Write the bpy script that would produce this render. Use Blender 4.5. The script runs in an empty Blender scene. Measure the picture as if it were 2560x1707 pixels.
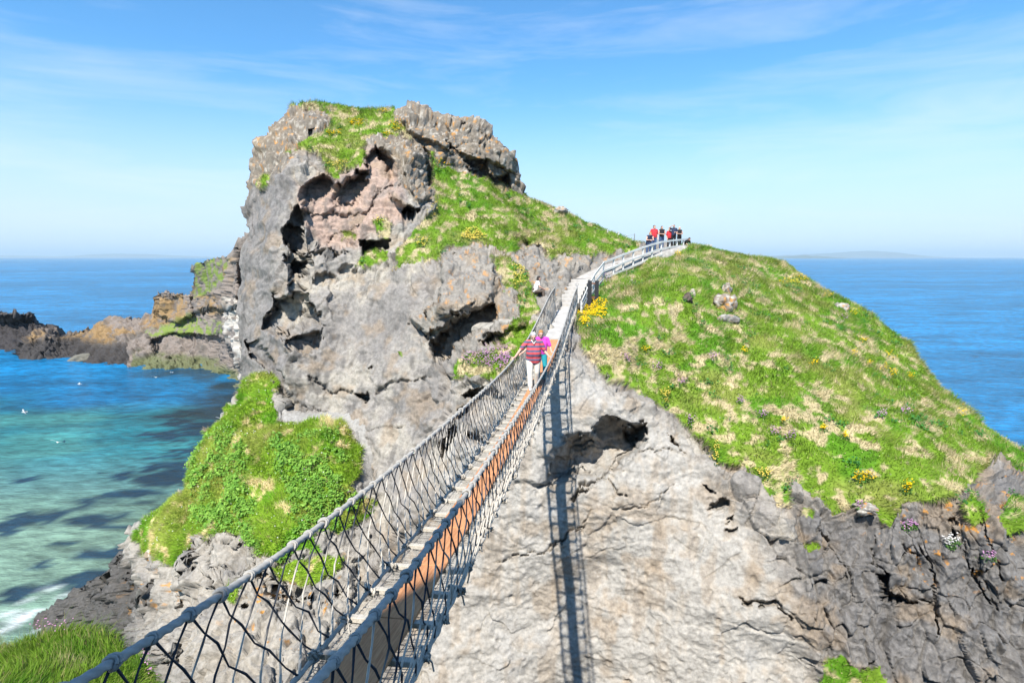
import bpy, math, random
import numpy as np

# ------------------------------------------------------------------ camera, sky, sun, exposure
sc = bpy.context.scene
F, CU, CV = 1422.0, 1280.0, 853.5          # focal length and centre in photograph pixels (2560 wide)
PITCH = math.atan((CV - 643.0) / F)
CP, SP = math.cos(PITCH), math.sin(PITCH)
SUN_AZ, SUN_EL = 17.0, 51.0                # direction the sunlight travels: degrees right of +Y; elevation
SEA = -26.0

cam_data = bpy.data.cameras.new('camera')
cam_data.sensor_width = 36.0
cam_data.lens = F / 2560.0 * 36.0
cam_data.clip_start = 0.05
cam_data.clip_end = 200000.0
cam = bpy.data.objects.new('camera', cam_data)
cam.rotation_euler = (math.pi / 2 - PITCH, 0, 0)
sc.collection.objects.link(cam)
sc.camera = cam

world = bpy.data.worlds.new('World')
sc.world = world
world.use_nodes = True
wn, wl = world.node_tree.nodes, world.node_tree.links
wn.clear()
w_out = wn.new('ShaderNodeOutputWorld')
w_bg = wn.new('ShaderNodeBackground')
w_bg.inputs['Strength'].default_value = 0.09
sky = wn.new('ShaderNodeTexSky')
sky.sky_type = 'NISHITA'
sky.sun_disc = False
sky.sun_elevation = math.radians(SUN_EL)
sky.sun_rotation = math.radians(180.0 + SUN_AZ)
sky.altitude = 0.0
sky.air_density = 1.0
sky.dust_density = 0.15
sky.ozone_density = 3.5
# thin high cirrus, laid on the sky's own directions
w_tc = wn.new('ShaderNodeTexCoord')
w_map = wn.new('ShaderNodeMapping')
w_map.inputs['Rotation'].default_value = (0.05, 0.16, 0.25)
w_map.inputs['Scale'].default_value = (1.6, 1.6, 11.0)
w_n1 = wn.new('ShaderNodeTexNoise')
w_n1.inputs['Scale'].default_value = 1.7
w_n1.inputs['Detail'].default_value = 8.0
w_n1.inputs['Roughness'].default_value = 0.6
w_n1.inputs['Distortion'].default_value = 0.5
w_r = wn.new('ShaderNodeValToRGB')
w_r.color_ramp.elements[0].position = 0.46
w_r.color_ramp.elements[0].color = (0, 0, 0, 1)
w_r.color_ramp.elements[1].position = 0.82
w_r.color_ramp.elements[1].color = (0.40, 0.40, 0.40, 1)
w_mix = wn.new('ShaderNodeMixRGB')
w_mix.inputs['Color2'].default_value = (7.1, 7.5, 8.2, 1)
wl.new(w_tc.outputs['Generated'], w_map.inputs['Vector'])
wl.new(w_map.outputs['Vector'], w_n1.inputs['Vector'])
wl.new(w_n1.outputs['Fac'], w_r.inputs['Fac'])
wl.new(w_r.outputs['Color'], w_mix.inputs['Fac'])
# pale sea air low over the horizon, all the way round
w_sep = wn.new('ShaderNodeSeparateXYZ')
wl.new(w_tc.outputs['Generated'], w_sep.inputs['Vector'])
w_low = wn.new('ShaderNodeMapRange'); w_low.interpolation_type = 'SMOOTHERSTEP'
w_low.inputs['From Min'].default_value = -0.02; w_low.inputs['From Max'].default_value = 0.32
w_low.inputs['To Min'].default_value = 0.85; w_low.inputs['To Max'].default_value = 0.0
wl.new(w_sep.outputs['Z'], w_low.inputs['Value'])
w_tint = wn.new('ShaderNodeMixRGB'); w_tint.blend_type = 'MULTIPLY'; w_tint.inputs['Fac'].default_value = 1.0
w_tint.inputs['Color2'].default_value = (0.66, 1.25, 1.52, 1)
wl.new(sky.outputs['Color'], w_tint.inputs['Color1'])
w_air = wn.new('ShaderNodeMixRGB'); w_air.inputs['Color2'].default_value = (5.75, 6.3, 7.3, 1)
wl.new(w_low.outputs['Result'], w_air.inputs['Fac']); wl.new(w_tint.outputs['Color'], w_air.inputs['Color1'])
wl.new(w_air.outputs['Color'], w_mix.inputs['Color1'])
wl.new(w_mix.outputs['Color'], w_bg.inputs['Color'])
wl.new(w_bg.outputs['Background'], w_out.inputs['Surface'])

sun_data = bpy.data.lights.new('sun', 'SUN')
sun_data.energy = 5.0
sun_data.angle = math.radians(0.53)
sun_data.color = (1.0, 0.955, 0.88)
sun = bpy.data.objects.new('sun', sun_data)
sun.rotation_euler = (math.radians(90.0 - SUN_EL), 0, math.radians(-SUN_AZ))
sc.collection.objects.link(sun)

sc.view_settings.view_transform = 'Standard'
sc.view_settings.look = 'None'
sc.view_settings.exposure = 0.70
sc.view_settings.gamma = 1.0
sc.view_settings.use_curve_mapping = False
sc.cycles.use_denoising = True
sc.cycles.max_bounces = 5
sc.cycles.diffuse_bounces = 1
sc.cycles.glossy_bounces = 2
sc.cycles.transparent_max_bounces = 6
sc.cycles.volume_bounces = 0

rng = np.random.default_rng(7)
random.seed(7)

# ------------------------------------------------------------------ small tools
def at(u, v, Y):
    """Point in the world, Y metres ahead, that photograph pixel (u, v) looks at."""
    u = np.asarray(u, float); v = np.asarray(v, float); Y = np.asarray(Y, float)
    a = (u - CU) / F; b = (v - CV) / F
    t = Y / (CP - SP * b)
    return np.stack(np.broadcast_arrays(a * t, Y, (-SP - CP * b) * t), -1)

def sst(e0, e1, x):
    t = np.clip((x - e0) / (e1 - e0 + 1e-9), 0, 1)
    return t * t * (3 - 2 * t)

_g = rng.normal(size=(256, 3)).astype(np.float32)
_g /= np.linalg.norm(_g, axis=1)[:, None]
_perm = rng.permutation(256).astype(np.int32)
_perm2 = np.concatenate([_perm, _perm])
_jit = rng.random((256, 3)).astype(np.float32)

def perlin(p):
    p = np.asarray(p, np.float32)
    sh = p.shape[:-1]
    p = p.reshape(-1, 3)
    i = np.floor(p).astype(np.int32)
    f = p - i
    i &= 255
    w = f * f * f * (f * (f * 6 - 15) + 10)
    r = np.zeros(len(p), np.float32)
    for dx in (0, 1):
        hx = _perm[(i[:, 0] + dx) & 255]
        wx = w[:, 0] if dx else 1 - w[:, 0]
        for dy in (0, 1):
            hy = _perm2[hx + ((i[:, 1] + dy) & 255)]
            wy = wx * (w[:, 1] if dy else 1 - w[:, 1])
            for dz in (0, 1):
                g = _g[_perm2[hy + ((i[:, 2] + dz) & 255)]]
                d = g[:, 0] * (f[:, 0] - dx) + g[:, 1] * (f[:, 1] - dy) + g[:, 2] * (f[:, 2] - dz)
                r += d * wy * (w[:, 2] if dz else 1 - w[:, 2])
    return (r * 1.5).reshape(sh)

def fbm(p, octaves=4, gain=0.5, lac=2.03):
    p = np.asarray(p, np.float32)
    a, s = 1.0, 0.0
    for k in range(octaves):
        s = s + a * perlin(p + 17.3 * k)
        p = p * lac
        a *= gain
    return s

def ridged(p, octaves=4, gain=0.5):
    p = np.asarray(p, np.float32)
    a, s = 1.0, 0.0
    for k in range(octaves):
        s = s + a * (1 - 2 * np.abs(perlin(p + 31.7 * k)))
        p = p * 2.07
        a *= gain
    return s

def worley(p):
    """F1, F2, a random value per cell and a tilted facet per cell."""
    p = np.asarray(p, np.float32)
    sh = p.shape[:-1]
    p = p.reshape(-1, 3)
    i = np.floor(p).astype(np.int32)
    f = p - i
    d1 = np.full(len(p), 9.0, np.float32); d2 = d1.copy(); idc = np.zeros(len(p), np.int32)
    fac = np.zeros(len(p), np.float32)
    for dx in (-1, 0, 1):
        for dy in (-1, 0, 1):
            for dz in (-1, 0, 1):
                h = _perm2[_perm2[_perm[(i[:, 0] + dx) & 255] + ((i[:, 1] + dy) & 255)] + ((i[:, 2] + dz) & 255)]
                j = _jit[h]
                ox, oy, oz = j[:, 0] + dx - f[:, 0], j[:, 1] + dy - f[:, 1], j[:, 2] + dz - f[:, 2]
                d = ox * ox + oy * oy + oz * oz
                m = d < d1
                g = _g[h]
                fac = np.where(m, ox * g[:, 0] + oy * g[:, 1] + oz * g[:, 2] + 0.5 * (g[:, 0] + g[:, 1]), fac)
                d2 = np.where(m, d1, np.minimum(d2, d))
                idc = np.where(m, h, idc)
                d1 = np.where(m, d, d1)
    return np.sqrt(d1).reshape(sh), np.sqrt(d2).reshape(sh), (idc / 255.0).astype(np.float32).reshape(sh), fac.reshape(sh)

def tps(ctrl, U, V):
    """Thin-plate interpolation of Y over the photograph plane."""
    c = np.array(ctrl, float)
    x = c[:, :2] / 500.0
    def ker(r2):
        return 0.5 * r2 * np.log(r2 + 1e-9)
    n = len(c)
    A = np.zeros((n + 3, n + 3))
    A[:n, :n] = ker(((x[:, None] - x[None]) ** 2).sum(-1)) + 2e-4 * np.eye(n)
    A[:n, n] = 1; A[:n, n + 1:] = x
    A[n, :n] = 1; A[n + 1:, :n] = x.T
    w = np.linalg.solve(A, np.concatenate([c[:, 2], np.zeros(3)]))
    q = np.stack([U.ravel(), V.ravel()], -1) / 500.0
    out = w[n] + q @ w[n + 1:]
    for k in range(n):
        out += w[k] * ker(((q - x[k]) ** 2).sum(-1))
    return out.reshape(U.shape)

def poly_sd(U, V, poly, pad=40.0):
    """Signed distance in photograph pixels, positive inside; -pad outside the padded box."""
    p = np.array(poly, float)
    out = np.full(U.shape, -pad)
    m = (U > p[:, 0].min() - pad) & (U < p[:, 0].max() + pad) & (V > p[:, 1].min() - pad) & (V < p[:, 1].max() + pad)
    if not m.any():
        return out
    x, y = U[m], V[m]
    d = np.full(x.shape, 1e9)
    ins = np.zeros(x.shape, bool)
    for k in range(len(p)):
        ax, ay = p[k]; bx, by = p[(k + 1) % len(p)]
        ex, ey = bx - ax, by - ay
        t = np.clip(((x - ax) * ex + (y - ay) * ey) / (ex * ex + ey * ey + 1e-9), 0, 1)
        d = np.minimum(d, (x - ax - t * ex) ** 2 + (y - ay - t * ey) ** 2)
        c = (ay > y) != (by > y)
        ins ^= c & (x < ex * (y - ay) / (ey if abs(ey) > 1e-9 else 1e-9) + ax)
    d = np.sqrt(d)
    out[m] = np.maximum(np.where(ins, d, -d), -pad)
    return out

def line_d(U, V, pts, pad=30.0):
    p = np.array(pts, float)
    out = np.full(U.shape, pad)
    m = (U > p[:, 0].min() - pad) & (U < p[:, 0].max() + pad) & (V > p[:, 1].min() - pad) & (V < p[:, 1].max() + pad)
    x, y = U[m], V[m]
    d = np.full(x.shape, 1e9)
    for k in range(len(p) - 1):
        ax, ay = p[k]; ex, ey = p[k + 1] - p[k]
        t = np.clip(((x - ax) * ex + (y - ay) * ey) / (ex * ex + ey * ey + 1e-9), 0, 1)
        d = np.minimum(d, (x - ax - t * ex) ** 2 + (y - ay - t * ey) ** 2)
    out[m] = np.minimum(np.sqrt(d), pad)
    return out

def crop(x0, y0, s, pts):
    """Points read in an enlarged crop -> photograph pixels."""
    return [(x0 + x / s, y0 + y / s) for x, y in pts]

# ------------------------------------------------------------------ objects and materials
COL = sc.collection
def tag(o, label=None, cat=None, group=None, kind=None):
    if label: o['label'] = label
    if cat: o['category'] = cat
    if group: o['group'] = group
    if kind: o['kind'] = kind
    return o

def link(o, parent=None):
    COL.objects.link(o)
    if parent is not None:
        o.parent = parent
    return o

def empty(name, loc=(0, 0, 0)):
    o = bpy.data.objects.new(name, None)
    o.empty_display_size = 0.2
    o.location = loc
    return link(o)

def mesh_np(name, V, Fc, mat=None, parent=None, smooth=False, color=None, loops=None):
    """Mesh object from arrays; Fc is (n,3) or (n,4)."""
    V = np.ascontiguousarray(V, np.float32).reshape(-1, 3)
    Fc = np.ascontiguousarray(Fc, np.int32)
    me = bpy.data.meshes.new(name)
    n, k = Fc.shape
    me.vertices.add(len(V)); me.vertices.foreach_set('co', V.ravel())
    me.loops.add(n * k); me.loops.foreach_set('vertex_index', Fc.ravel())
    me.polygons.add(n)
    me.polygons.foreach_set('loop_start', np.arange(0, n * k, k, dtype=np.int32))
    try:
        me.polygons.foreach_set('loop_total', np.full(n, k, np.int32))
    except Exception:
        pass
    me.polygons.foreach_set('use_smooth', np.full(n, smooth, bool))
    if color is not None:
        c = np.ones((len(V), 4), np.float32); c[:, :3] = np.asarray(color).reshape(-1, 3)
        at_ = me.attributes.new('tint', 'FLOAT_COLOR', 'POINT')
        at_.data.foreach_set('color', c.ravel())
    me.update(calc_edges=True)
    me.validate()
    if mat is not None:
        me.materials.append(mat)
    return link(bpy.data.objects.new(name, me), parent)

def new_mat(name):
    m = bpy.data.materials.new(name)
    m.use_nodes = True
    nt = m.node_tree
    return m, nt.nodes, nt.links, nt.nodes['Principled BSDF']

def simple_mat(name, col, rough=0.7, var=0.15, scale=20.0, bump=0.0, metallic=0.0, bscale=None, stretch=None):
    """Plain colour with procedural grain and, if wanted, fine relief."""
    m, N, L, B = new_mat(name)
    tc = N.new('ShaderNodeTexCoord'); mp = N.new('ShaderNodeMapping')
    if stretch: mp.inputs['Scale'].default_value = stretch
    L.new(tc.outputs['Object'], mp.inputs['Vector'])
    nz = N.new('ShaderNodeTexNoise'); nz.inputs['Scale'].default_value = scale; nz.inputs['Detail'].default_value = 5
    L.new(mp.outputs['Vector'], nz.inputs['Vector'])
    mr = N.new('ShaderNodeMapRange')
    mr.inputs['From Min'].default_value = 0.25; mr.inputs['From Max'].default_value = 0.75
    mr.inputs['To Min'].default_value = 1 - var; mr.inputs['To Max'].default_value = 1 + var
    L.new(nz.outputs['Fac'], mr.inputs['Value'])
    mx = N.new('ShaderNodeVectorMath'); mx.operation = 'SCALE'
    mx.inputs[0].default_value = col
    L.new(mr.outputs['Result'], mx.inputs['Scale'])
    L.new(mx.outputs['Vector'], B.inputs['Base Color'])
    B.inputs['Roughness'].default_value = rough
    B.inputs['Metallic'].default_value = metallic
    B.inputs['Specular IOR Level'].default_value = 0.3
    if bump:
        bp = N.new('ShaderNodeBump'); bp.inputs['Strength'].default_value = bump; bp.inputs['Distance'].default_value = 0.02
        nb = N.new('ShaderNodeTexNoise'); nb.inputs['Scale'].default_value = bscale or scale * 2
        L.new(mp.outputs['Vector'], nb.inputs['Vector'])
        L.new(nb.outputs['Fac'], bp.inputs['Height']); L.new(bp.outputs['Normal'], B.inputs['Normal'])
    return m

def attr_mat(name, rough=0.8, spec=0.2, translucent=0.0):
    """Colour from the mesh's own tint attribute (blade, petal or stone colours)."""
    m, N, L, B = new_mat(name)
    a = N.new('ShaderNodeAttribute'); a.attribute_name = 'tint'
    L.new(a.outputs['Color'], B.inputs['Base Color'])
    B.inputs['Roughness'].default_value = rough
    B.inputs['Specular IOR Level'].default_value = spec
    if translucent:
        t = N.new('ShaderNodeBsdfTranslucent'); L.new(a.outputs['Color'], t.inputs['Color'])
        mx = N.new('ShaderNodeMixShader'); mx.inputs['Fac'].default_value = translucent
        L.new(B.outputs['BSDF'], mx.inputs[1]); L.new(t.outputs['BSDF'], mx.inputs[2])
        L.new(mx.outputs['Shader'], N['Material Output'].inputs['Surface'])
    return m

# ------------------------------------------------------------------ terrain
def ground_mat(name, var=0.32, bump=0.6, speck=0.25):
    m, N, L, B = new_mat(name)
    a = N.new('ShaderNodeAttribute'); a.attribute_name = 'tint'
    tc = N.new('ShaderNodeTexCoord')
    n1 = N.new('ShaderNodeTexNoise'); n1.inputs['Scale'].default_value = 5.5; n1.inputs['Detail'].default_value = 10
    n1.inputs['Roughness'].default_value = 0.68
    L.new(tc.outputs['Object'], n1.inputs['Vector'])
    mr = N.new('ShaderNodeMapRange')
    mr.inputs['From Min'].default_value = 0.3; mr.inputs['From Max'].default_value = 0.7
    mr.inputs['To Min'].default_value = 1 - var; mr.inputs['To Max'].default_value = 1 + var
    L.new(n1.outputs['Fac'], mr.inputs['Value'])
    sc1 = N.new('ShaderNodeVectorMath'); sc1.operation = 'SCALE'
    L.new(a.outputs['Color'], sc1.inputs[0]); L.new(mr.outputs['Result'], sc1.inputs['Scale'])
    # small pale lichen spots and dark pits
    vo = N.new('ShaderNodeTexVoronoi'); vo.inputs['Scale'].default_value = 4.2; vo.inputs['Randomness'].default_value = 1.0
    L.new(tc.outputs['Object'], vo.inputs['Vector'])
    sp = N.new('ShaderNodeMapRange')
    sp.inputs['From Min'].default_value = 0.10; sp.inputs['From Max'].default_value = 0.17
    sp.inputs['To Min'].default_value = speck; sp.inputs['To Max'].default_value = 0.0
    L.new(vo.outputs['Distance'], sp.inputs['Value'])
    vs = N.new('ShaderNodeMath'); vs.operation = 'MULTIPLY'
    L.new(vo.outputs['Color'], vs.inputs[0]); L.new(sp.outputs['Result'], vs.inputs[1])
    mx = N.new('ShaderNodeMixRGB'); mx.inputs['Color2'].default_value = (0.55, 0.54, 0.5, 1)
    L.new(vs.outputs['Value'], mx.inputs['Fac']); L.new(sc1.outputs['Vector'], mx.inputs['Color1'])
    L.new(mx.outputs['Color'], B.inputs['Base Color'])
    B.inputs['Roughness'].default_value = 0.92
    B.inputs['Specular IOR Level'].default_value = 0.15
    # relief: fine grain, pits and hairline cracks
    n2 = N.new('ShaderNodeTexNoise'); n2.inputs['Scale'].default_value = 11.0; n2.inputs['Detail'].default_value = 12
    n2.inputs['Roughness'].default_value = 0.78
    L.new(tc.outputs['Object'], n2.inputs['Vector'])
    wm = N.new('ShaderNodeVectorMath'); wm.operation = 'MULTIPLY_ADD'
    wm.inputs[1].default_value = (0.35, 0.35, 0.35)
    L.new(n1.outputs['Color'], wm.inputs[0]); L.new(tc.outputs['Object'], wm.inputs[2])
    v2 = N.new('ShaderNodeTexVoronoi'); v2.feature = 'DISTANCE_TO_EDGE'; v2.inputs['Scale'].default_value = 1.35
    L.new(wm.outputs['Vector'], v2.inputs['Vector'])
    cr = N.new('ShaderNodeMapRange'); cr.inputs['From Min'].default_value = 0.0; cr.inputs['From Max'].default_value = 0.035
    L.new(v2.outputs['Distance'], cr.inputs['Value'])
    ad = N.new('ShaderNodeMath'); ad.operation = 'MULTIPLY_ADD'; ad.inputs[1].default_value = 0.10
    L.new(cr.outputs['Result'], ad.inputs[0]); L.new(n2.outputs['Fac'], ad.inputs[2])
    v3 = N.new('ShaderNodeTexVoronoi'); v3.inputs['Scale'].default_value = 5.5
    L.new(wm.outputs['Vector'], v3.inputs['Vector'])
    pt = N.new('ShaderNodeMapRange'); pt.inputs['From Min'].default_value = 0.06; pt.inputs['From Max'].default_value = 0.20
    L.new(v3.outputs['Distance'], pt.inputs['Value'])
    ad2 = N.new('ShaderNodeMath'); ad2.operation = 'MULTIPLY_ADD'; ad2.inputs[1].default_value = 0.20
    L.new(pt.outputs['Result'], ad2.inputs[0]); L.new(ad.outputs['Value'], ad2.inputs[2])
    ad = ad2
    bp = N.new('ShaderNodeBump'); bp.inputs['Strength'].default_value = bump; bp.inputs['Distance'].default_value = 0.14
    L.new(ad.outputs['Value'], bp.inputs['Height']); L.new(bp.outputs['Normal'], B.inputs['Normal'])
    return m

M_GROUND = ground_mat('weathered_rock_and_turf')

C1 = lambda pts: crop(560, 240, 2.904, pts)
C2 = lambda pts: crop(560, 740, 2.904, pts)
C4 = lambda pts: crop(1240, 880, 2.904, pts)
C7 = lambda pts: crop(1800, 1000, 2.218, pts)

def coarse_tps(ctrl, U, V, k=5):
    R, C = U.shape
    ri = np.unique(np.concatenate([np.arange(0, R, k), [R - 1]])); ci = np.unique(np.concatenate([np.arange(0, C, k), [C - 1]]))
    Yc = tps(ctrl, U[np.ix_(ri, ci)], V[np.ix_(ri, ci)])
    t = np.arange(C); a = np.array([np.interp(t, ci, row) for row in Yc])
    r = np.arange(R); j = np.clip(np.searchsorted(ri, r, 'right') - 1, 0, len(ri) - 2)
    f = ((r - ri[j]) / (ri[j + 1] - ri[j]))[:, None]
    Y = a[j] * (1 - f) + a[j + 1] * f
    for _ in range(2):                       # iron out the facets
        Y[1:-1] = 0.25 * Y[:-2] + 0.5 * Y[1:-1] + 0.25 * Y[2:]
        Y[:, 1:-1] = 0.25 * Y[:, :-2] + 0.5 * Y[:, 1:-1] + 0.25 * Y[:, 2:]
    return Y

def where_relief(P, m, *a, **k):
    out = np.zeros(m.shape)
    s_ = m > 0.01
    out[s_] = rock_relief(P[s_], *a, **k)
    return out

class Sheet:
    """A piece of terrain: grid of rows (bottom to skyline, then over the back) and columns (left to right)."""
    def __init__(s, name, us, top, vbot, rows, ctrl, left=None):
        us = np.asarray(us, float)
        s.name = name
        tu, tv = np.array(top, float).T
        vt = np.interp(us, tu, tv)
        k = np.linspace(0, 1, rows)[:, None]
        s.V = vbot + (vt[None] - vbot) * k
        s.U = np.repeat(us[None], rows, 0)
        if left is not None:
            lv, lu = np.array(left, float).T[1], np.array(left, float).T[0]
            o = np.argsort(lv)
            s.U = s.U + (np.interp(s.V, lv[o], lu[o]) - us[0]) * np.clip(1 - (s.U - us[0]) / 140.0, 0, 1) ** 1.5
        s.rows = rows
        q = np.stack([s.U / 34.0, s.V / 34.0, np.zeros_like(s.U)], -1)
        b1, b2, b3, b4 = worley(q * 1.5); b5 = worley(q * 1.5 + 33)[3]
        s.wu = s.U + 6 * perlin(q) + 6 * b4 + 2 * perlin(q * 3.2 + 9)
        s.wv = s.V + 6 * perlin(q + 40) + 6 * b5 + 2 * perlin(q * 3.2 + 70)
        s.Y = coarse_tps(ctrl, s.U, s.V)
    def dent(s, poly, depth, top=5.0, bot=30.0, warp=0.9):
        U = s.U + (s.wu - s.U) * warp; V = s.V + (s.wv - s.V) * warp
        sd = poly_sd(U, V, poly)
        p = np.array(poly)
        f = np.clip((V - p[:, 1].min()) / max(1.0, np.ptp(p[:, 1])), 0, 1)
        s.Y += depth * sst(0, 1, np.clip(sd, 0, None) / (0.8 * top + (0.75 * bot - 0.8 * top) * f))
    def crack(s, pts, depth, width=3.0):
        s.Y += depth * np.clip(1 - line_d(s.wu, s.wv, pts) / width, 0, 1) ** 0.7
    def area(s, polys, soft=6.0, warp=1.0):
        U = s.U + (s.wu - s.U) * warp; V = s.V + (s.wv - s.V) * warp
        w = np.zeros(s.U.shape)
        for p in polys:
            w = np.maximum(w, sst(-soft, soft, poly_sd(U, V, p)))
        return w
    def solid(s):
        s.P = at(s.U, s.V, s.Y)
    def extend(s, arr, skirt, back):
        return np.concatenate([np.repeat(arr[:1], skirt, 0), arr, np.repeat(arr[-1:], back, 0)], 0)
    def close(s, skirt, back_fn):
        """skirt: list of (dy, z or None); back_fn(u) -> list of (dy, dz)."""
        top = s.P[-1]; us = s.U[-1]
        bk = [back_fn(u) for u in us]
        nb = len(bk[0])
        rows = []
        for k in range(nb):
            d = np.array([b[k] for b in bk])
            q = top.copy()
            q[:, 0] *= 1 + 0.7 * d[:, 0] / np.maximum(top[:, 1], 1)
            q[:, 1] += d[:, 0]; q[:, 2] = np.maximum(q[:, 2] + d[:, 1], SEA - 2.5)
            rows.append(q)
        sk = []
        for dy, f in skirt[::-1]:
            q = s.P[0].copy(); q[:, 1] += dy; q[:, 2] = q[:, 2] + (SEA - 2.0 - q[:, 2]) * f
            sk.append(q)
        s.nsk, s.nbk = len(sk), nb
        s.P = np.concatenate([np.array(sk).reshape(len(sk), -1, 3), s.P, np.array(rows)], 0)
        for a in ('U', 'V', 'wu', 'wv'):
            setattr(s, a, s.extend(getattr(s, a), s.nsk, s.nbk))
    def normals(s):
        du = np.gradient(s.P, axis=1); dv = np.gradient(s.P, axis=0)
        n = np.cross(du, dv)
        s.N = n / (np.linalg.norm(n, axis=-1, keepdims=True) + 1e-9)
    def soft_normals(s, it=40):
        s.normals()
        n = s.N.copy()
        for _ in range(it):
            n[1:-1] = 0.25 * n[:-2] + 0.5 * n[1:-1] + 0.25 * n[2:]
            n[:, 1:-1] = 0.25 * n[:, :-2] + 0.5 * n[:, 1:-1] + 0.25 * n[:, 2:]
        s.N = n / (np.linalg.norm(n, axis=-1, keepdims=True) + 1e-9)
    def build(s, color, mat=M_GROUND):
        R, Cn = s.P.shape[:2]
        idx = np.arange(R * Cn).reshape(R, Cn)
        f = np.stack([idx[:-1, :-1], idx[:-1, 1:], idx[1:, 1:], idx[1:, :-1]], -1).reshape(-1, 4)
        s.color = color
        s.obj = mesh_np(s.name, s.P, f, mat, smooth=True, color=color)
        tag(s.obj, kind='structure')
        return s.obj
    def scatter(s, n, weight, seed=1):
        """Random points on the surface; weight is an array per vertex. Gives points, normals, (row, col) floats."""
        r = np.random.default_rng(seed)
        a = np.linalg.norm(np.cross(s.P[1:, :-1] - s.P[:-1, :-1], s.P[:-1, 1:] - s.P[:-1, :-1]), axis=-1)
        w = a * 0.25 * (weight[:-1, :-1] + weight[1:, :-1] + weight[:-1, 1:] + weight[1:, 1:])
        c = np.cumsum(w.ravel()); 
        k = np.searchsorted(c, r.random(n) * c[-1])
        i, j = np.unravel_index(np.clip(k, 0, w.size - 1), w.shape)
        fi, fj = r.random(n)[:, None], r.random(n)[:, None]
        def bl(A):
            return (A[i, j] * (1 - fi) * (1 - fj) + A[i + 1, j] * fi * (1 - fj) + A[i, j + 1] * (1 - fi) * fj + A[i + 1, j + 1] * fi * fj)
        return bl(s.P), bl(s.N), i, j

def rock_relief(P, big=0.45, mid=0.22, cell=0.16, fine=0.05, cellscale=0.8, strata=0.0, stretch=(1, 1, 1), joint=0.3, ledge=0.0, ledge_h=0.8):
    Q = P * np.array(stretch)
    d = big * fbm(Q / 4.5, 3) + mid * (ridged(Q / 1.7 + 5, 4, 0.55) - 0.6)
    if cell:
        wq = Q + 0.25 * np.stack([perlin(Q * 1.3), perlin(Q * 1.3 + 20), perlin(Q * 1.3 + 40)], -1)
        f1, f2, h, fc = worley(wq / cellscale)
        d = d + cell * (fc * 1.1 - joint * (1 - sst(0, 0.10, f2 - f1)))
        f1, f2, h, fc = worley(wq / (cellscale * 2.9) + 4.4)
        d = d + cell * 1.5 * fc
    d = d + fine * fbm(Q / 0.28, 3, 0.6)
    if ledge:
        lt = (P[..., 2] + 0.18 * P[..., 0] + 0.35 * perlin(P / 2.2 + 3) + 0.10 * perlin(P / 0.6 + 13)) / ledge_h
        lt = lt + 0.8 * perlin(np.stack([0 * lt, 0 * lt, lt * 0.45], -1))
        fr_ = lt - np.floor(lt)
        d = d + ledge * (fr_ ** 1.6 - 0.35) * sst(-0.25, 0.3, perlin(P / 2.6 + 60) + 0.25)
    if strata:
        d = d + strata * perlin(np.stack([P[..., 0] * 0.5, P[..., 1] * 0.5, P[..., 2] * 4.2], -1))
    return d

def mixc(col, c, w):
    return col + (np.array(c) - col) * np.clip(w, 0, 1)[..., None]

GREEN, GREEN2, STRAW, OLIVE = (0.150, 0.255, 0.022), (0.095, 0.225, 0.014), (0.52, 0.42, 0.25), (0.225, 0.25, 0.055)

def turf_color(P, straw=0.5):
    """Green turf with fresh, olive and withered patches."""
    q = P * np.array([1, 1, 1.4])
    a = fbm(q / 1.9 + 3, 3)
    b = fbm(q / 0.75 + 11, 3, 0.6)
    c = np.zeros(P.shape) + np.array(GREEN)
    c = mixc(c, GREEN2, sst(0.0, 0.5, a))
    c = mixc(c, OLIVE, sst(0.05, 0.5, fbm(q / 3.1 + 31, 2)) * 0.75)
    w = sst(0.40 - 0.62 * straw, 0.85 - 0.62 * straw, b + 0.35 * fbm(q / 4.0 + 50, 2))
    c = mixc(c, STRAW, w * 0.9)
    return c * (1 + 0.18 * fbm(q / 0.5, 2))[..., None], w

# ---- the island: knob, neck, hillside and the cliffs under them
A_TOP = [(596, 545), (604, 520), (615, 480), (617, 420), (625, 390), (640, 355), (660, 330), (690, 305), (715, 285), (725, 267), (760, 264),
         (801, 261), (850, 267), (904, 277), (960, 275), (990, 270), (1030, 264), (1075, 268), (1110, 277), (1150, 284), (1180, 287), (1198, 300),
         (1225, 318), (1250, 350), (1266, 374), (1280, 383), (1292, 420), (1302, 447), (1316, 496), (1335, 505), (1365, 516), (1400, 528),
         (1440, 548), (1500, 575), (1545, 590), (1590, 610), (1620, 617), (1660, 613), (1700, 612), (1735, 618), (1800, 630), (1880, 645), (1960, 660),
         (2000, 690), (2080, 735), (2160, 780), (2230, 838), (2265, 862), (2285, 895), (2340, 955), (2400, 1015), (2470, 1070), (2560, 1128), (2700, 1225), (2900, 1370)]
A_LEFT = [(604, 520), (602, 560), (612, 575), (600, 620), (598, 660), (603, 700), (600, 760), (607, 830), (612, 900), (606, 960), (600, 1100), (600, 1860)]
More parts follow.
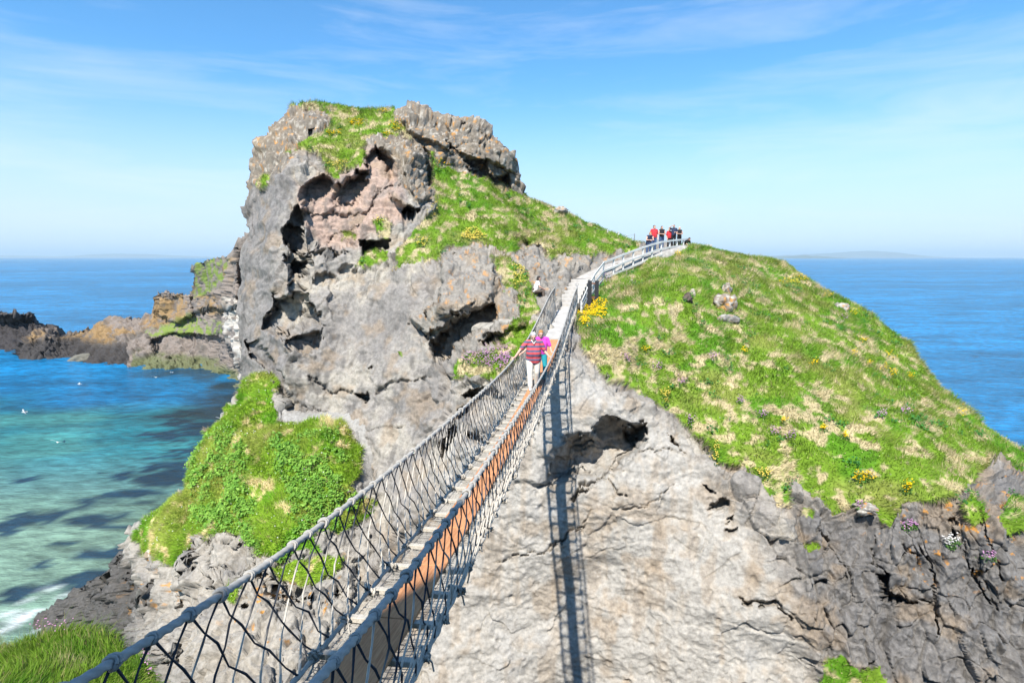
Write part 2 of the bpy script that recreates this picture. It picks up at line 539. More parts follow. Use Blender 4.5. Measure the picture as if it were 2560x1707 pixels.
A_CTRL = [(600, 540, 36.5), (600, 700, 35.2), (600, 850, 34), (605, 980, 33), (600, 1200, 31), (600, 1500, 27), (600, 1850, 23),
          (640, 400, 37.5), (720, 290, 39), (800, 265, 40.5), (900, 280, 41.5), (1000, 272, 41.5), (1100, 278, 42), (1180, 290, 42), (1250, 360, 42), (1300, 450, 42.5), (1312, 495, 42.5),
          (720, 420, 35), (690, 560, 33), (685, 700, 31.8), (680, 850, 30.6), (690, 980, 29.6),
          (850, 420, 35.5), (860, 550, 33.5), (850, 700, 31.9), (830, 850, 30), (820, 1000, 28.8), (830, 1100, 28),
          (980, 380, 37), (1030, 500, 34.6), (1000, 620, 32.6), (980, 750, 30.4), (960, 900, 28.6), (940, 1045, 27.6), (940, 1150, 26.6), (850, 1250, 26.5), (750, 1400, 25.5), (720, 1700, 22),
          (1080, 430, 38.5), (1150, 390, 40), (1250, 460, 41), (1200, 350, 41.5), (1060, 330, 40),
          (1100, 500, 37), (1130, 600, 33.6), (1090, 640, 32), (1250, 545, 37.4), (1270, 620, 34.2), (1400, 560, 40), (1500, 590, 41), (1560, 605, 41), (1420, 620, 37),
          (1330, 640, 33.6), (1420, 660, 34.6), (1500, 642, 36.8), (1400, 700, 32.8), (1345, 700, 31.9),
          (1300, 720, 30.6), (1335, 770, 28.4), (1280, 800, 27.6), (1200, 780, 28.2), (1100, 760, 28.9), (1050, 850, 28.4), (1150, 850, 27.2), (1250, 880, 25.6), (1100, 940, 26.6), (1200, 970, 25), (1300, 900, 24.8),
          (1345, 850, 25.4), (1394, 842, 24.0), (1410, 768, 30.4), (1445, 700, 34), (1500, 664, 36), (1600, 635, 38), (1700, 622, 39.5), (1720, 615, 40.5),
          (1453, 779, 30.8), (1482, 760, 31.5), (1488, 728, 33.0), (1508, 704, 34.8), (1557, 683, 36.2), (1606, 663, 37.5), (1652, 644, 38.9), (1691, 628, 40.6),
          (1440, 840, 24.9), (1425, 890, 22.8), (1350, 970, 22.4), (1450, 960, 22.2), (1550, 1020, 21.6), (1610, 1060, 21.8), (1380, 1060, 21.7), (1260, 1080, 22.2), (1200, 1130, 22.2),
          (1400, 1250, 21.0), (1600, 1250, 20.4), (1220, 1250, 21.3), (1400, 1450, 20.3), (1600, 1450, 19.5), (1170, 1450, 20.3), (1400, 1707, 19.5), (1700, 1707, 18.0), (1120, 1707, 19), (1750, 1300, 19.8), (1800, 1500, 18.3),
          (1050, 1150, 25.2), (1000, 1250, 24.2), (1000, 1400, 22.4), (1000, 1600, 20.3), (900, 1400, 23.6), (880, 1650, 20.3),
          (1500, 800, 27.0), (1480, 890, 23.4), (1600, 900, 24.3), (1650, 1000, 22.7), (1700, 800, 27.3), (1560, 730, 30.6), (1750, 690, 32), (1640, 665, 34), (1720, 645, 36), (1850, 655, 37.5),
          (1900, 760, 31), (1950, 900, 25.8), (1850, 1050, 22.2), (1950, 1200, 19.9), (2100, 800, 32), (2000, 695, 38), (2120, 765, 35.5), (2230, 843, 32.5), (2350, 965, 28.5), (2450, 1055, 25.5), (2560, 1132, 23), (2700, 1230, 20.5), (2900, 1372, 18),
          (2150, 1000, 23.8), (2300, 1100, 21.0), (2200, 1250, 18.9), (2450, 1200, 19.1), (2000, 1260, 19.3), (2560, 1260, 18.0),
          (2100, 1450, 17.7), (2400, 1450, 16.9), (2100, 1707, 16.8), (2400, 1707, 15.8), (2700, 1500, 16.2), (2700, 1707, 15.4), (1950, 1450, 18.1), (1950, 1707, 17.3), (2900, 1707, 14.6),
          (1400, 1860, 19.0), (2100, 1860, 16.3), (2800, 1860, 14.6), (1000, 1860, 18.6)]
def spaced(u0, u1, n, top, dens=None):
    """Columns packed where the skyline is steep."""
    u = np.linspace(u0, u1, 6000); v = np.interp(u, *np.array(top, float).T)
    w = np.hypot(np.diff(u), 0.45 * np.diff(v)) * (1 if dens is None else np.interp(u[1:], *np.array(dens, float).T))
    s_ = np.concatenate([[0], np.cumsum(w)])
    return np.interp(np.linspace(0, s_[-1], n), s_, u)
ua = spaced(600, 2900, 930, A_TOP, [(600, 1), (2560, 0.95), (2600, 0.35), (2900, 0.35)])
A = Sheet('island_cliff', ua, A_TOP, 1860, 485, A_CTRL, A_LEFT)

G_CROWN = [(725, 262), (801, 256), (904, 270), (990, 262), (987, 309), (1035, 336), (966, 343), (908, 357), (904, 416), (870, 419), (835, 452), (815, 426), (801, 388), (780, 378),
           (739, 378), (705, 391), (767, 357), (808, 329), (835, 292), (808, 275)]
G_HILL = [(1077, 378), (1097, 412), (1180, 440), (1249, 474), (1310, 490), (1360, 500), (1440, 530), (1560, 580), (1605, 605), (1585, 628), (1540, 632), (1490, 634), (1478, 648), (1440, 637), (1420, 640), (1385, 640), (1360, 622), (1335, 605),
          (1300, 600), (1285, 628), (1262, 622), (1240, 628), (1200, 614), (1163, 612), (1110, 622), (1090, 653), (1035, 663), (990, 682), (990, 626), (1021, 595), (1059, 550), (1090, 515), (1087, 480), (1083, 430)]
G_NECK = [(1225, 640), (1268, 650), (1310, 690), (1330, 745), (1348, 768), (1320, 830), (1268, 866), (1240, 862), (1300, 800), (1296, 740), (1260, 720)]
G_THRIFT = [(1142, 902), (1180, 885), (1262, 874), (1300, 830), (1345, 815), (1345, 850), (1240, 945), (1200, 943), (1138, 940)]
G_RIGHT = [(1436, 800), (1440, 775), (1480, 735), (1520, 700), (1580, 665), (1640, 636), (1700, 605), (1800, 590), (1950, 600), (2250, 800), (2900, 1250), (2900, 1330), (2700, 1260), (2620, 1215), (2560, 1190), (2490, 1150), (2440, 1180), (2400, 1230), (2330, 1260), (2260, 1265), (2225, 1318),
           (2205, 1300), (2180, 1265), (2120, 1280), (2080, 1290), (2020, 1235), (1965, 1200), (1976, 1262), (1948, 1280), (1915, 1225), (1850, 1165), (1800, 1152), (1760, 1105), (1690, 1045), (1640, 1015), (1560, 955), (1505, 935), (1475, 895), (1440, 850)]
G_SMALL = [[(2055, 1660), (2100, 1630), (2150, 1680), (2200, 1660), (2235, 1740), (2050, 1740)], [(2400, 1260), (2430, 1230), (2470, 1290), (2430, 1310)], [(2490, 1300), (2530, 1240), (2600, 1260), (2600, 1320), (2510, 1330)],
           [(855, 575), (890, 585), (890, 600), (862, 602)], C1([(980, 1180), (1060, 1130), (1170, 1130), (1170, 1210), (1050, 1240), (970, 1220)]), C1([(220, 640), (260, 590), (330, 580), (350, 640), (250, 680)]),
           C1([(1080, 910), (1180, 900), (1230, 960), (1180, 1040), (1110, 1000)]), [(1000, 880), (1010, 875), (1012, 890)], [(2000, 1275), (2030, 1278), (2025, 1300)], [(2012, 1355), (2040, 1365), (2020, 1380)]]

# hollows, overhangs and caves
A.dent(C1([(540, 640), (700, 570), (780, 600), (800, 640), (960, 550), (1040, 540), (1010, 440), (1120, 390), (1240, 480), (1270, 620), (1250, 740), (1400, 830), (1290, 920), (1100, 900), (980, 950), (960, 1130), (700, 1100), (600, 1080), (580, 960), (540, 900), (570, 800), (540, 700)]), 1.3, 7, 26)
A.dent(C1([(545, 620), (700, 565), (775, 600), (790, 720), (700, 800), (560, 780), (530, 700)]), 0.85, 4, 40, 1.4)
A.dent(C1([(790, 690), (850, 620), (1040, 535), (1050, 660), (1000, 790), (830, 870), (785, 800)]), 0.95, 4, 40, 1.4)
A.dent(C1([(1100, 385), (1180, 390), (1260, 500), (1275, 640), (1180, 640), (1130, 500)]), 1.3, 5, 30)
A.dent(C1([(1265, 850), (1330, 775), (1420, 820), (1400, 890), (1300, 935)]), 2.3, 5, 10)
A.dent(C1([(390, 970), (480, 900), (570, 960), (585, 1080), (530, 1160), (470, 1110), (420, 1040)]), 2.6, 5, 12)
A.dent(C1([(450, 850), (540, 760), (590, 860), (580, 960), (470, 930)]), 1.8, 5, 18)
A.dent(C1([(980, 1035), (1240, 1045), (1190, 1110), (1010, 1150)]), 2.2, 4, 10)
A.dent(C1([(440, 1330), (510, 1180), (600, 1190), (610, 1270), (540, 1300), (460, 1370)]), 1.5, 5, 14)
A.dent(C1([(430, 1150), (520, 1090), (610, 1160), (630, 1290), (570, 1420), (480, 1500), (430, 1440), (480, 1300)]), 1.0, 4, 20, 1.4)
A.dent(C1([(600, 1300), (760, 1260), (860, 1320), (740, 1380), (620, 1360)]), 0.40, 4, 30, 1.4)
A.dent(C1([(560, 1130), (700, 1090), (850, 1110), (780, 1150), (620, 1170)]), 0.45, 4, 24, 1.4)
A.dent(C1([(820, 1250), (960, 1230), (1000, 1300), (900, 1340)]), 0.35, 4, 24, 1.4)
A.dent(C1([(320, 1440), (375, 1430), (385, 1540), (330, 1560)]), 1.2, 4, 8)
A.dent(C2([(250, 170), (390, 10), (560, -40), (700, 110), (745, 230), (560, 240), (400, 290), (260, 250)]), 1.5, 5, 22, 1.4)
A.dent(C2([(400, 300), (720, 245), (680, 380), (570, 450), (480, 420)]), 1.2, 4, 26)
A.dent(C2([(160, 330), (240, 300), (420, 560), (470, 800), (400, 780), (350, 640), (230, 480)]), 1.0, 5, 12)
A.dent(C2([(1500, 330), (1560, 280), (1700, 160), (1960, 40), (1990, 160), (1900, 250), (1700, 330), (1640, 430), (1510, 520)]), 1.7, 5, 20)
A.dent(C2([(1850, 330), (2050, 250), (2040, 370), (1880, 380)]), 1.4, 4, 10)
A.dent(C2([(1710, 710), (1780, 660), (1930, 640), (2020, 720), (1880, 750), (1740, 750)]), 1.5, 4, 12)
A.dent(C2([(1650, 860), (1700, 790), (1780, 780), (1780, 830), (1680, 880)]), 1.3, 4, 8)
A.dent(C2([(930, 710), (1030, 690), (1065, 775), (1010, 760)]), 1.0, 4, 8)
A.dent(C2([(1000, 520), (1110, 510), (1060, 550)]), 0.6, 4, 8)
A.dent(C2([(1570, 1110), (1650, 930), (1720, 920), (1680, 1100), (1600, 1190)]), 1.5, 4, 12)
A.dent(C2([(1750, 1000), (1880, 1010), (1900, 1070), (1800, 1060)]), 0.9, 4, 8)
A.dent(C1([(1740, 450), (1900, 460), (1960, 590), (2060, 530), (2110, 720), (1960, 680), (1820, 570)]), 2.0, 6, 18)
A.dent(C1([(1460, 320), (1500, 400), (1540, 620), (1480, 660), (1455, 480)]), 1.0, 4, 10)
A.dent(C1([(590, 230), (670, 215), (660, 280), (610, 300)]), 1.0, 4, 8)
A.dent([(1284, 598), (1300, 588), (1330, 604), (1372, 624), (1372, 640), (1290, 640)], 0.8, 4, 24)
# the rock lip under the bridge end and the hollow below it
A.dent(C4([(160, 900), (260, 900), (320, 780), (470, 600), (530, 565), (640, 580), (690, 600), (700, 520), (860, 465), (970, 530), (1105, 485), (1105, 640), (1030, 800), (880, 960), (500, 1060), (300, 1080), (200, 1000)]), 1.8, 4, 170, 1.0)
A.dent(C4([(930, 560), (1100, 500), (1095, 600), (1000, 700), (930, 660)]), 0.9, 5, 14)
A.dent(C4([(1525, 1130), (1600, 1070), (1675, 1045), (1680, 1100), (1600, 1145)]), 0.8, 4, 10)
A.dent(C4([(1655, 1318), (1690, 1265), (1760, 1265), (1760, 1295)]), 0.5, 4, 8)
A.dent(C4([(1640, 1265), (1720, 1170), (1720, 1200), (1660, 1260)]), 0.7, 3, 6)
A.dent(C4([(1230, 570), (1290, 650), (1420, 775), (1360, 740), (1260, 650)]), 0.8, 4, 10)
A.dent(C4([(1490, 940), (1600, 1000), (1590, 1040), (1520, 1000)]), 0.6, 3, 8)
A.dent(C7([(880, 960), (930, 940), (940, 1060), (1050, 1100), (1180, 1110), (1170, 1140), (900, 1110)]), 0.7, 4, 10)
A.dent(C7([(90, 1110), (300, 1100), (390, 1200), (300, 1160), (150, 1150)]), 0.35, 4, 40)
# blocks that stand proud
A.dent(C1([(1560, 1130), (1700, 1090), (1850, 1110), (1980, 1200), (2010, 1420), (1900, 1560), (1700, 1620), (1560, 1600), (1540, 1300)]), -1.0, 25, 25)
A.dent(C2([(1380, 180), (1560, 60), (1850, 0), (1700, 150), (1560, 250), (1450, 280)]), -0.8, 12, 6)
A.dent(C2([(1860, 310), (1960, 200), (2180, 180), (2230, 220), (2050, 270)]), -0.6, 12, 5)
A.dent(C1([(1240, 110), (1360, 90), (1600, 150), (1680, 440), (1480, 310), (1300, 240)]), -0.8, 14, 8)
A.dent(C1([(1280, 420), (1420, 340), (1480, 500), (1530, 760), (1420, 780), (1300, 620)]), -0.7, 12, 12)
A.dent(C1([(1590, 130), (1800, 150), (1990, 320), (2110, 440), (2120, 560), (1960, 500), (1760, 440), (1640, 330)]), -0.9, 14, 8)
# joints
for pts, d, w in ((C4([(1000, 690), (900, 740), (780, 920), (620, 1010), (540, 1070)]), 0.45, 5), (C4([(780, 920), (860, 990), (950, 1050)]), 0.25, 3.5), (C4([(650, 1250), (560, 1290), (350, 1440)]), 0.35, 4.5),
                  (C4([(0, 1540), (220, 1470), (340, 1460)]), 0.25, 3), (C4([(700, 1110), (640, 1300)]), 0.2, 3), (C4([(900, 1140), (1100, 1110), (1300, 940)]), 0.15, 3), (C4([(910, 740), (1260, 700)]), 0.2, 3), (C4([(560, 680), (900, 690)]), 0.2, 3),
                  (C1([(580, 870), (760, 870), (1050, 880), (1120, 720), (1280, 640)]), 0.35, 4), (C1([(700, 1090), (800, 1010), (920, 980)]), 0.25, 3), (C1([(600, 1150), (820, 1110), (900, 1140)]), 0.35, 4),
                  (C2([(380, 870), (480, 780), (800, 880)]), 0.2, 3), (C2([(1100, 700), (1220, 640), (1480, 590)]), 0.3, 4), (C2([(1360, 200), (1480, 300), (1640, 280)]), 0.35, 4), (C2([(1080, 990), (1200, 960), (1330, 950)]), 0.2, 3),
                  (C2([(600, 580), (780, 690), (930, 700)]), 0.35, 5), (C7([(540, 700), (700, 900), (740, 1100)]), 0.2, 3), (C7([(860, 760), (850, 900), (930, 960)]), 0.25, 3), (C7([(1110, 800), (1180, 960), (1200, 1300)]), 0.3, 4), (C7([(1290, 650), (1300, 780)]), 0.4, 5),
                  (C7([(1330, 740), (1390, 950), (1530, 1150)]), 0.25, 3.5), (C7([(1430, 600), (1500, 850), (1560, 1000)]), 0.25, 4), (C7([(1000, 800), (1050, 870), (1100, 850)]), 0.2, 3), (C7([(100, 1080), (160, 1130), (300, 1110), (390, 1200)]), 0.3, 4)):
    A.crack(pts, d, w)
A.solid()

def a_back(u):
    k = sst(1560, 1800, u); q = sst(1940, 2100, u)
    return [(1.2 - 0.7 * q, -0.05 - 0.35 * q), (4 - 2.6 * q, -0.3 - 0.3 * k - 1.6 * q), (9 - 6.8 * q, -0.9 - 2 * k - 4 * q), (17 - 13.5 * q, -2 - 4 * k - 10 * q), (24 - 19.5 * q, -14 - 8 * q), (27 - 20 * q, -45)]
A.close([(-0.3, 0.35), (-0.8, 0.7), (-1.2, 1.0)], a_back)
A.soft_normals()
R0, R1 = A.nsk, A.nsk + A.rows

grass = A.area([G_CROWN, G_HILL, G_NECK, G_THRIFT, G_RIGHT] + G_SMALL, 17)
grass = sst(0.30, 0.62, grass + 0.42 * fbm(A.P / 0.9 + 44, 3, 0.6) * (1 - np.abs(2 * grass - 1)))
grass[:R0] = 0
trees_back = sst(1300, 1330, A.U)
grass[R1:] = np.where(A.U[R1:] > 1318, 1.0, grass[R1 - 1:R1]) * np.array([1, 1, 1, 0.6, 0, 0])[:A.nbk, None] * (1 - sst(2000, 2100, A.U[R1:]) * np.array([0, 0, 1, 1, 1, 1])[:, None])
crown = A.area([C1([(150, 620), (160, 460), (300, 250), (450, 90), (560, 60), (720, 60), (850, 140), (740, 260), (560, 400), (420, 560), (360, 640)]),
                C1([(1240, 60), (1700, 60), (2200, 420), (2200, 780), (2060, 740), (1800, 610), (1560, 470), (1530, 800), (1430, 780), (1260, 620), (1240, 480), (1060, 330), (1240, 260)])], 8)
pink = A.area([C1([(530, 640), (700, 560), (960, 540), (1000, 380), (1120, 380), (1280, 500), (1290, 700), (1320, 900), (1100, 960), (960, 1090), (700, 1090), (590, 950), (540, 760)])], 14)
block = A.area([C1([(1540, 1100), (1800, 1060), (2000, 1150), (2120, 1060), (2323, 1100), (2323, 1568), (1540, 1640)]), C2([(1360, 180), (1540, 0), (2000, 0), (2230, 200), (2000, 300), (1600, 470), (1480, 340)]), [(1280, 600), (1480, 600), (1560, 640), (1420, 760), (1330, 720)]], 14)
pale = A.area([[(1130, 1130), (1260, 1090), (1330, 950), (1400, 870), (1520, 960), (1640, 1040), (1790, 1190), (1880, 1320), (1980, 1500), (2080, 1900), (1050, 1900), (1080, 1500)]], 40)
dark = A.area([[(1960, 1240), (2080, 1290), (2250, 1280), (2420, 1220), (2560, 1140), (2950, 1300), (2950, 1900), (2140, 1900), (2040, 1560), (1990, 1360)]], 30)
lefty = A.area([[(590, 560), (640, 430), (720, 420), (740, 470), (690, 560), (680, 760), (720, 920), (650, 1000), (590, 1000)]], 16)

rock = rock_relief(A.P, 0.38, 0.13, 0.20, 0.055, ledge=0.16, ledge_h=0.9)
d = rock
wallm = A.area([[(830, 770), (1000, 700), (1050, 900), (1080, 1200), (960, 1320), (925, 1080), (690, 1045), (700, 940), (820, 900)]], 30)
smooth = np.clip(pale + lefty + 0.85 * wallm, 0, 1)
slab = where_relief(A.P + 15, smooth, 0.50, 0.10, 0.055, 0.04, 1.3, 0, (0.75, 0.75, 1.1), 0.0, ledge=0.07, ledge_h=1.7)
pf1, pf2, pfh, pfc = worley(A.P / 0.42 + 9)
slab = slab + np.where(pfh > 0.72, 0.10, np.where(pfh < 0.10, -0.06, 0.0)) * -sst(0.42, 0.12, pf1)          # pits and embedded cobbles
d = d + (slab - d) * smooth * 0.95
pk = where_relief(A.P + 25, pink, 0.30, 0.08, 0.07, 0.03, 0.9, ledge=0.13, ledge_h=0.42)
d = d + (pk - d) * pink * 0.9
bm_ = np.clip(crown + 0.75 * block, 0, 1)
bould = where_relief(A.P + 30, bm_, 0.30, 0.13, 0.19, 0.05, 1.05, 0, (0.95, 0.95, 1.1), 0.7, ledge=0.08, ledge_h=0.7)
d = d + (bould - d) * bm_
colm = where_relief(A.P + 60, dark, 0.3, 0.24, 0.17, 0.10, 0.62, 0, (1.15, 1.15, 0.55), 0.5, ledge=0.08, ledge_h=0.9)
d = d + (colm - d) * dark
d = d + pink * 0.13 * perlin(np.stack([A.P[..., 0] * 0.45, A.P[..., 1] * 0.45, A.P[..., 2] * 3.6 + 0.8 * A.P[..., 0] * 0.2], -1))
turf = 0.16 * fbm(A.P / 2.4, 3) + 0.07 * fbm(A.P / 0.7 + 8, 2)
d = d * (1 - grass) + (turf + 0.10) * grass
keep = np.ones(A.U.shape)            # leave the trodden way level
way = A.area([[(1385, 850), (1398, 765), (1425, 705), (1450, 685), (1500, 655), (1600, 622), (1720, 612), (1720, 630), (1620, 640), (1500, 682), (1462, 705), (1440, 770), (1412, 850)]], 8, 0)
d = d * (1 - way)
A.P = A.P + A.N * d[..., None]
A.P -= np.array([0, 0, 1.0]) * (way * 0.12)[..., None]
A.normals()

n1 = fbm(A.P / 2.6 + 90, 4, 0.55); n2 = fbm(A.P / 0.8 + 120, 3)
streak = fbm(A.P * np.array([1.6, 1.6, 0.22]) + 7, 3)
c = np.zeros(A.P.shape) + np.array([0.285, 0.262, 0.235])
c = mixc(c, (0.38, 0.345, 0.29), sst(0, 0.6, n1))
c = mixc(c, (0.21, 0.195, 0.18), sst(0.05, 0.6, -n1) * 0.8)
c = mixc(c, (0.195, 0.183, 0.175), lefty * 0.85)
c = mixc(c, (0.40, 0.285, 0.225), pink * 0.9 * sst(-0.7, 0.1, n1 + 0.3))
pc = mixc(mixc(np.zeros(c.shape) + np.array([0.40, 0.375, 0.335]), (0.47, 0.39, 0.30), sst(-0.1, 0.5, streak) * 0.6), (0.40, 0.385, 0.36), sst(0.1, 0.6, n1) * 0.8)
c = c + (pc - c) * (pale * 0.95)[..., None]
c = mixc(c, (0.17, 0.162, 0.155), dark * (0.75 + 0.25 * sst(-0.3, 0.4, n1)))
c = mixc(c, (0.20, 0.168, 0.13), crown * 0.9)
c = mixc(c, (0.27, 0.245, 0.21), block * 0.7)
c = mixc(c, (0.115, 0.108, 0.10), sst(0.10, 0.6, streak) * 0.6 * (1 - 0.55 * pale) * (1 - grass))
c = mixc(c, (0.30, 0.22, 0.14), sst(0.15, 0.6, fbm(A.P / 1.5 + 150, 3, 0.6)) * 0.45)
spots = sst(0.25, 0.55, fbm(A.P / 0.33 + 200, 3, 0.6))
c = mixc(c, (0.52, 0.48, 0.41), spots * crown * 0.62)
c = mixc(c, (0.55, 0.25, 0.045), sst(0.55, 0.68, fbm(A.P / 0.42 + 260, 4, 0.65)) * np.clip(0.8 * crown + 0.6 * block + 0.9 * sst(0.3, 1, dark) * A.area([[(2160, 1230), (2950, 1100), (2950, 1400), (2300, 1480), (2160, 1300)]], 30), 0, 1) * 0.9)
tc_, straw_a = turf_color(A.P, 0.60)
c = mixc(c, (0.20, 0.145, 0.10), sst(0.02, 0.35, grass) * (1 - sst(0.35, 0.6, grass)) * 0.8)      # bare earth along the turf's rim
c = c + (tc_ - c) * sst(0.35, 0.75, grass)[..., None]
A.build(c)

# ---- the mound with its ledge, and the rocks below it
B_TOP = [(-160, 1650), (40, 1580), (100, 1545), (160, 1500), (240, 1440), (300, 1392), (330, 1342), (370, 1300), (440, 1250), (470, 1225), (478, 1180), (484, 1150), (520, 1090), (560, 1030), (600, 985), (625, 958), (655, 945), (690, 965),
         (705, 1030), (760, 1044), (860, 1034), (890, 1020), (930, 1050), (960, 1090), (1040, 1130)]
B_CTRL = [(-160, 1650, 40.5), (100, 1550, 37.7), (240, 1440, 33), (330, 1345, 29.6), (440, 1250, 28), (480, 1165, 28.4), (520, 1090, 29.3), (600, 985, 30.4), (640, 950, 30.6), (690, 965, 29.8), (705, 1035, 28.6), (850, 1038, 28.2), (930, 1055, 27.6),
          (700, 1090, 26.8), (600, 1100, 27.4), (700, 1200, 25.0), (560, 1200, 26.2), (850, 1090, 26.6), (890, 1100, 27.0), (850, 1200, 24.7), (930, 1150, 26.4), (925, 1230, 25.6), (700, 1300, 23.3), (500, 1300, 25.4), (400, 1350, 26.8), (600, 1400, 22.2), (800, 1350, 22.8),
          (400, 1450, 25.2), (300, 1480, 29), (200, 1530, 33.6), (500, 1500, 21.8), (650, 1500, 20.9), (800, 1500, 21.0), (350, 1600, 23.5), (500, 1620, 19.8), (700, 1650, 18.6), (850, 1620, 19.6), (500, 1800, 17.5), (800, 1800, 17.6), (200, 1650, 31.5), (100, 1700, 30), (-100, 1800, 34),
          (980, 1200, 26.6), (960, 1320, 24.6), (980, 1450, 23.4), (1000, 1650, 22.2), (1000, 1800, 21.5)]
B = Sheet('mound_terrain', spaced(-160, 1040, 520, B_TOP), B_TOP, 1820, 330, B_CTRL)
G_MOUND = [[(596, 1000), (625, 940), (655, 930), (700, 950), (685, 985), (692, 1030), (690, 1050), (740, 1062), (780, 1055), (850, 1050), (868, 1070), (890, 1100), (902, 1150), (885, 1205), (862, 1235), (905, 1255), (930, 1275), (850, 1335), (780, 1325), (800, 1380), (735, 1370), (720, 1405), (650, 1395),
            (632, 1345), (540, 1335), (500, 1350), (470, 1380), (440, 1420), (405, 1400), (375, 1385), (355, 1365), (362, 1310), (440, 1240), (460, 1220), (470, 1150), (515, 1080)],
           [(670, 1420), (760, 1400), (850, 1390), (850, 1430), (760, 1460), (700, 1450)], [(570, 1470), (590, 1465), (585, 1510), (572, 1500)]]
B.dent([(470, 1380), (520, 1345), (640, 1345), (650, 1400), (560, 1450), (480, 1440)], 0.5, 8, 50)
for x, y, r, q in ((330, 1492, 12, -0.5), (348, 1488, 9, -0.4), (362, 1432, 9, 0.6), (520, 1450, 8, 0.5), (300, 1400, 14, -0.5), (322, 1575, 20, 0.8), (350, 1600, 22, -0.6), (850, 1475, 26, 1.2), (890, 1440, 18, 1.0), (610, 1520, 14, 0.6), (420, 1640, 20, -0.5)):
    th = np.linspace(0, 6.28, 9)[:-1]
    B.dent([(x + r * math.cos(t) * random.uniform(.7, 1.2), y + r * .8 * math.sin(t) * random.uniform(.7, 1.2)) for t in th], q, 5, 8)
for pts in ([(405, 1450), (390, 1490), (370, 1520), (350, 1500)], [(480, 1400), (470, 1440), (455, 1500)], [(230, 1500), (290, 1460), (340, 1450)], [(640, 1420), (700, 1490), (820, 1520)]):
    B.crack(pts, 0.4, 5)
B.solid()
def b_back(u):
    k = sst(600, 700, u)
    return [(0.6 + 0.4 * k, -0.35 * (1 - k)), (1.6 + 1.4 * k, -2.5 * (1 - k) - 0.1 * k), (2.6 + 3.4 * k, -12 * (1 - k) - 0.6 * k), (3.2 + 6 * k, -45 * (1 - k) - 3 * k)]
B.close([(-0.5, 0.4), (-1.2, 1.0)], b_back)
B.normals()
gb = B.area(G_MOUND, 15)
gb = sst(0.30, 0.62, gb + 0.42 * fbm(B.P / 0.9 + 44, 3, 0.6) * (1 - np.abs(2 * gb - 1)))
gb[:B.nsk] = 0; gb[B.nsk + B.rows + 1:] *= 0.4
path = B.area([[(630, 1035), (700, 1030), (860, 1020), (890, 1010), (940, 1050), (945, 1230), (900, 1250), (905, 1150), (893, 1095), (868, 1062), (850, 1048), (780, 1056), (720, 1058)]], 5, 0.5) * (1 - 0.9 * gb)
low = B.area([[(-200, 1700), (90, 1530), (300, 1380), (350, 1440), (400, 1500), (330, 1560), (330, 1720), (-200, 1900)]], 30)
rk = rock_relief(B.P + 11, 0.42, 0.26, 0.22, 0.06, 0.7)
turf = 0.26 * fbm(B.P / 2.1 + 4, 3) + 0.10 * fbm(B.P / 0.7 + 8, 2)
d = (rk * (1 - gb) + (turf + 0.12) * gb) * (1 - 0.85 * path)
B.P = B.P + B.N * d[..., None]
B.normals()
n1 = fbm(B.P / 2.2 + 90, 4, 0.55)
c = np.zeros(B.P.shape) + np.array([0.365, 0.335, 0.29])
c = mixc(c, (0.25, 0.235, 0.215), sst(0, 0.5, n1))
hgt = B.P[..., 2]
c = mixc(c, (0.085, 0.08, 0.075), np.clip(low + sst(SEA + 11.5, SEA + 6, hgt + 2.5 * n1), 0, 1) * 0.95)
c = mixc(c, (0.33, 0.315, 0.29), path)
c = mixc(c, (0.55, 0.26, 0.045), sst(0.52, 0.66, fbm(B.P / 0.55 + 260, 3, 0.6)) * 0.9 * B.area([[(560, 1460), (880, 1380), (880, 1620), (560, 1620)], [(320, 1470), (400, 1430), (520, 1500), (340, 1530)]], 30))
tcb, straw_b = turf_color(B.P + 77, 0.12)
tcb = np.clip(tcb * np.array([1.25, 1.22, 1.1]), 0, 0.8)
c = mixc(c, (0.22, 0.16, 0.11), sst(0.02, 0.35, gb) * (1 - sst(0.35, 0.6, gb)) * 0.8)
c = c + (tcb - c) * sst(0.35, 0.75, gb)[..., None]
B.build(c)

# ---- the mainland slope at the photographer's feet, left of the bridge
Ctop = [(u, v + 26) for u, v in [(-700, 1500), (-300, 1555), (0, 1592), (60, 1572), (110, 1562), (170, 1556), (230, 1560), (300, 1588), (345, 1620), (385, 1690), (420, 1790), (470, 1900)]]
Cctrl = [(-700, 1500, 11.5), (-300, 1555, 11), (0, 1590, 10.4), (230, 1562, 10.2), (345, 1620, 9.3), (470, 1900, 5.9), (0, 1750, 7.6), (250, 1750, 7.4), (-600, 1800, 7.5), (100, 2100, 4.8), (400, 2200, 4.0), (-700, 2200, 4.6), (250, 1650, 8.9)]
Cs = Sheet('mainland_slope', np.linspace(-700, 470, 200), Ctop, 2300, 150, Cctrl)
Cs.solid()
Cs.close([(-2.0, 0.0), (-5, 0.0)], lambda u: [(0.25, -0.25), (0.5, -1.5), (0.3, -6.0), (-0.4, -30)])
Cs.normals()
gc = np.ones(Cs.U.shape); gc[Cs.nsk + Cs.rows + 2:] = 0
d = 0.10 * fbm(Cs.P / 1.1, 3) + (1 - gc) * 0.5 * rock_relief(Cs.P)
Cs.P = Cs.P + Cs.N * d[..., None]
Cs.normals()
tcc, straw_c = turf_color(Cs.P + 33, 0.25)
c = mixc(np.zeros(Cs.P.shape) + np.array([0.2, 0.18, 0.16]), (0, 0, 0), np.zeros(gc.shape))
c = c + (tcc * 0.75 - c) * gc[..., None]
Cs.build(c)

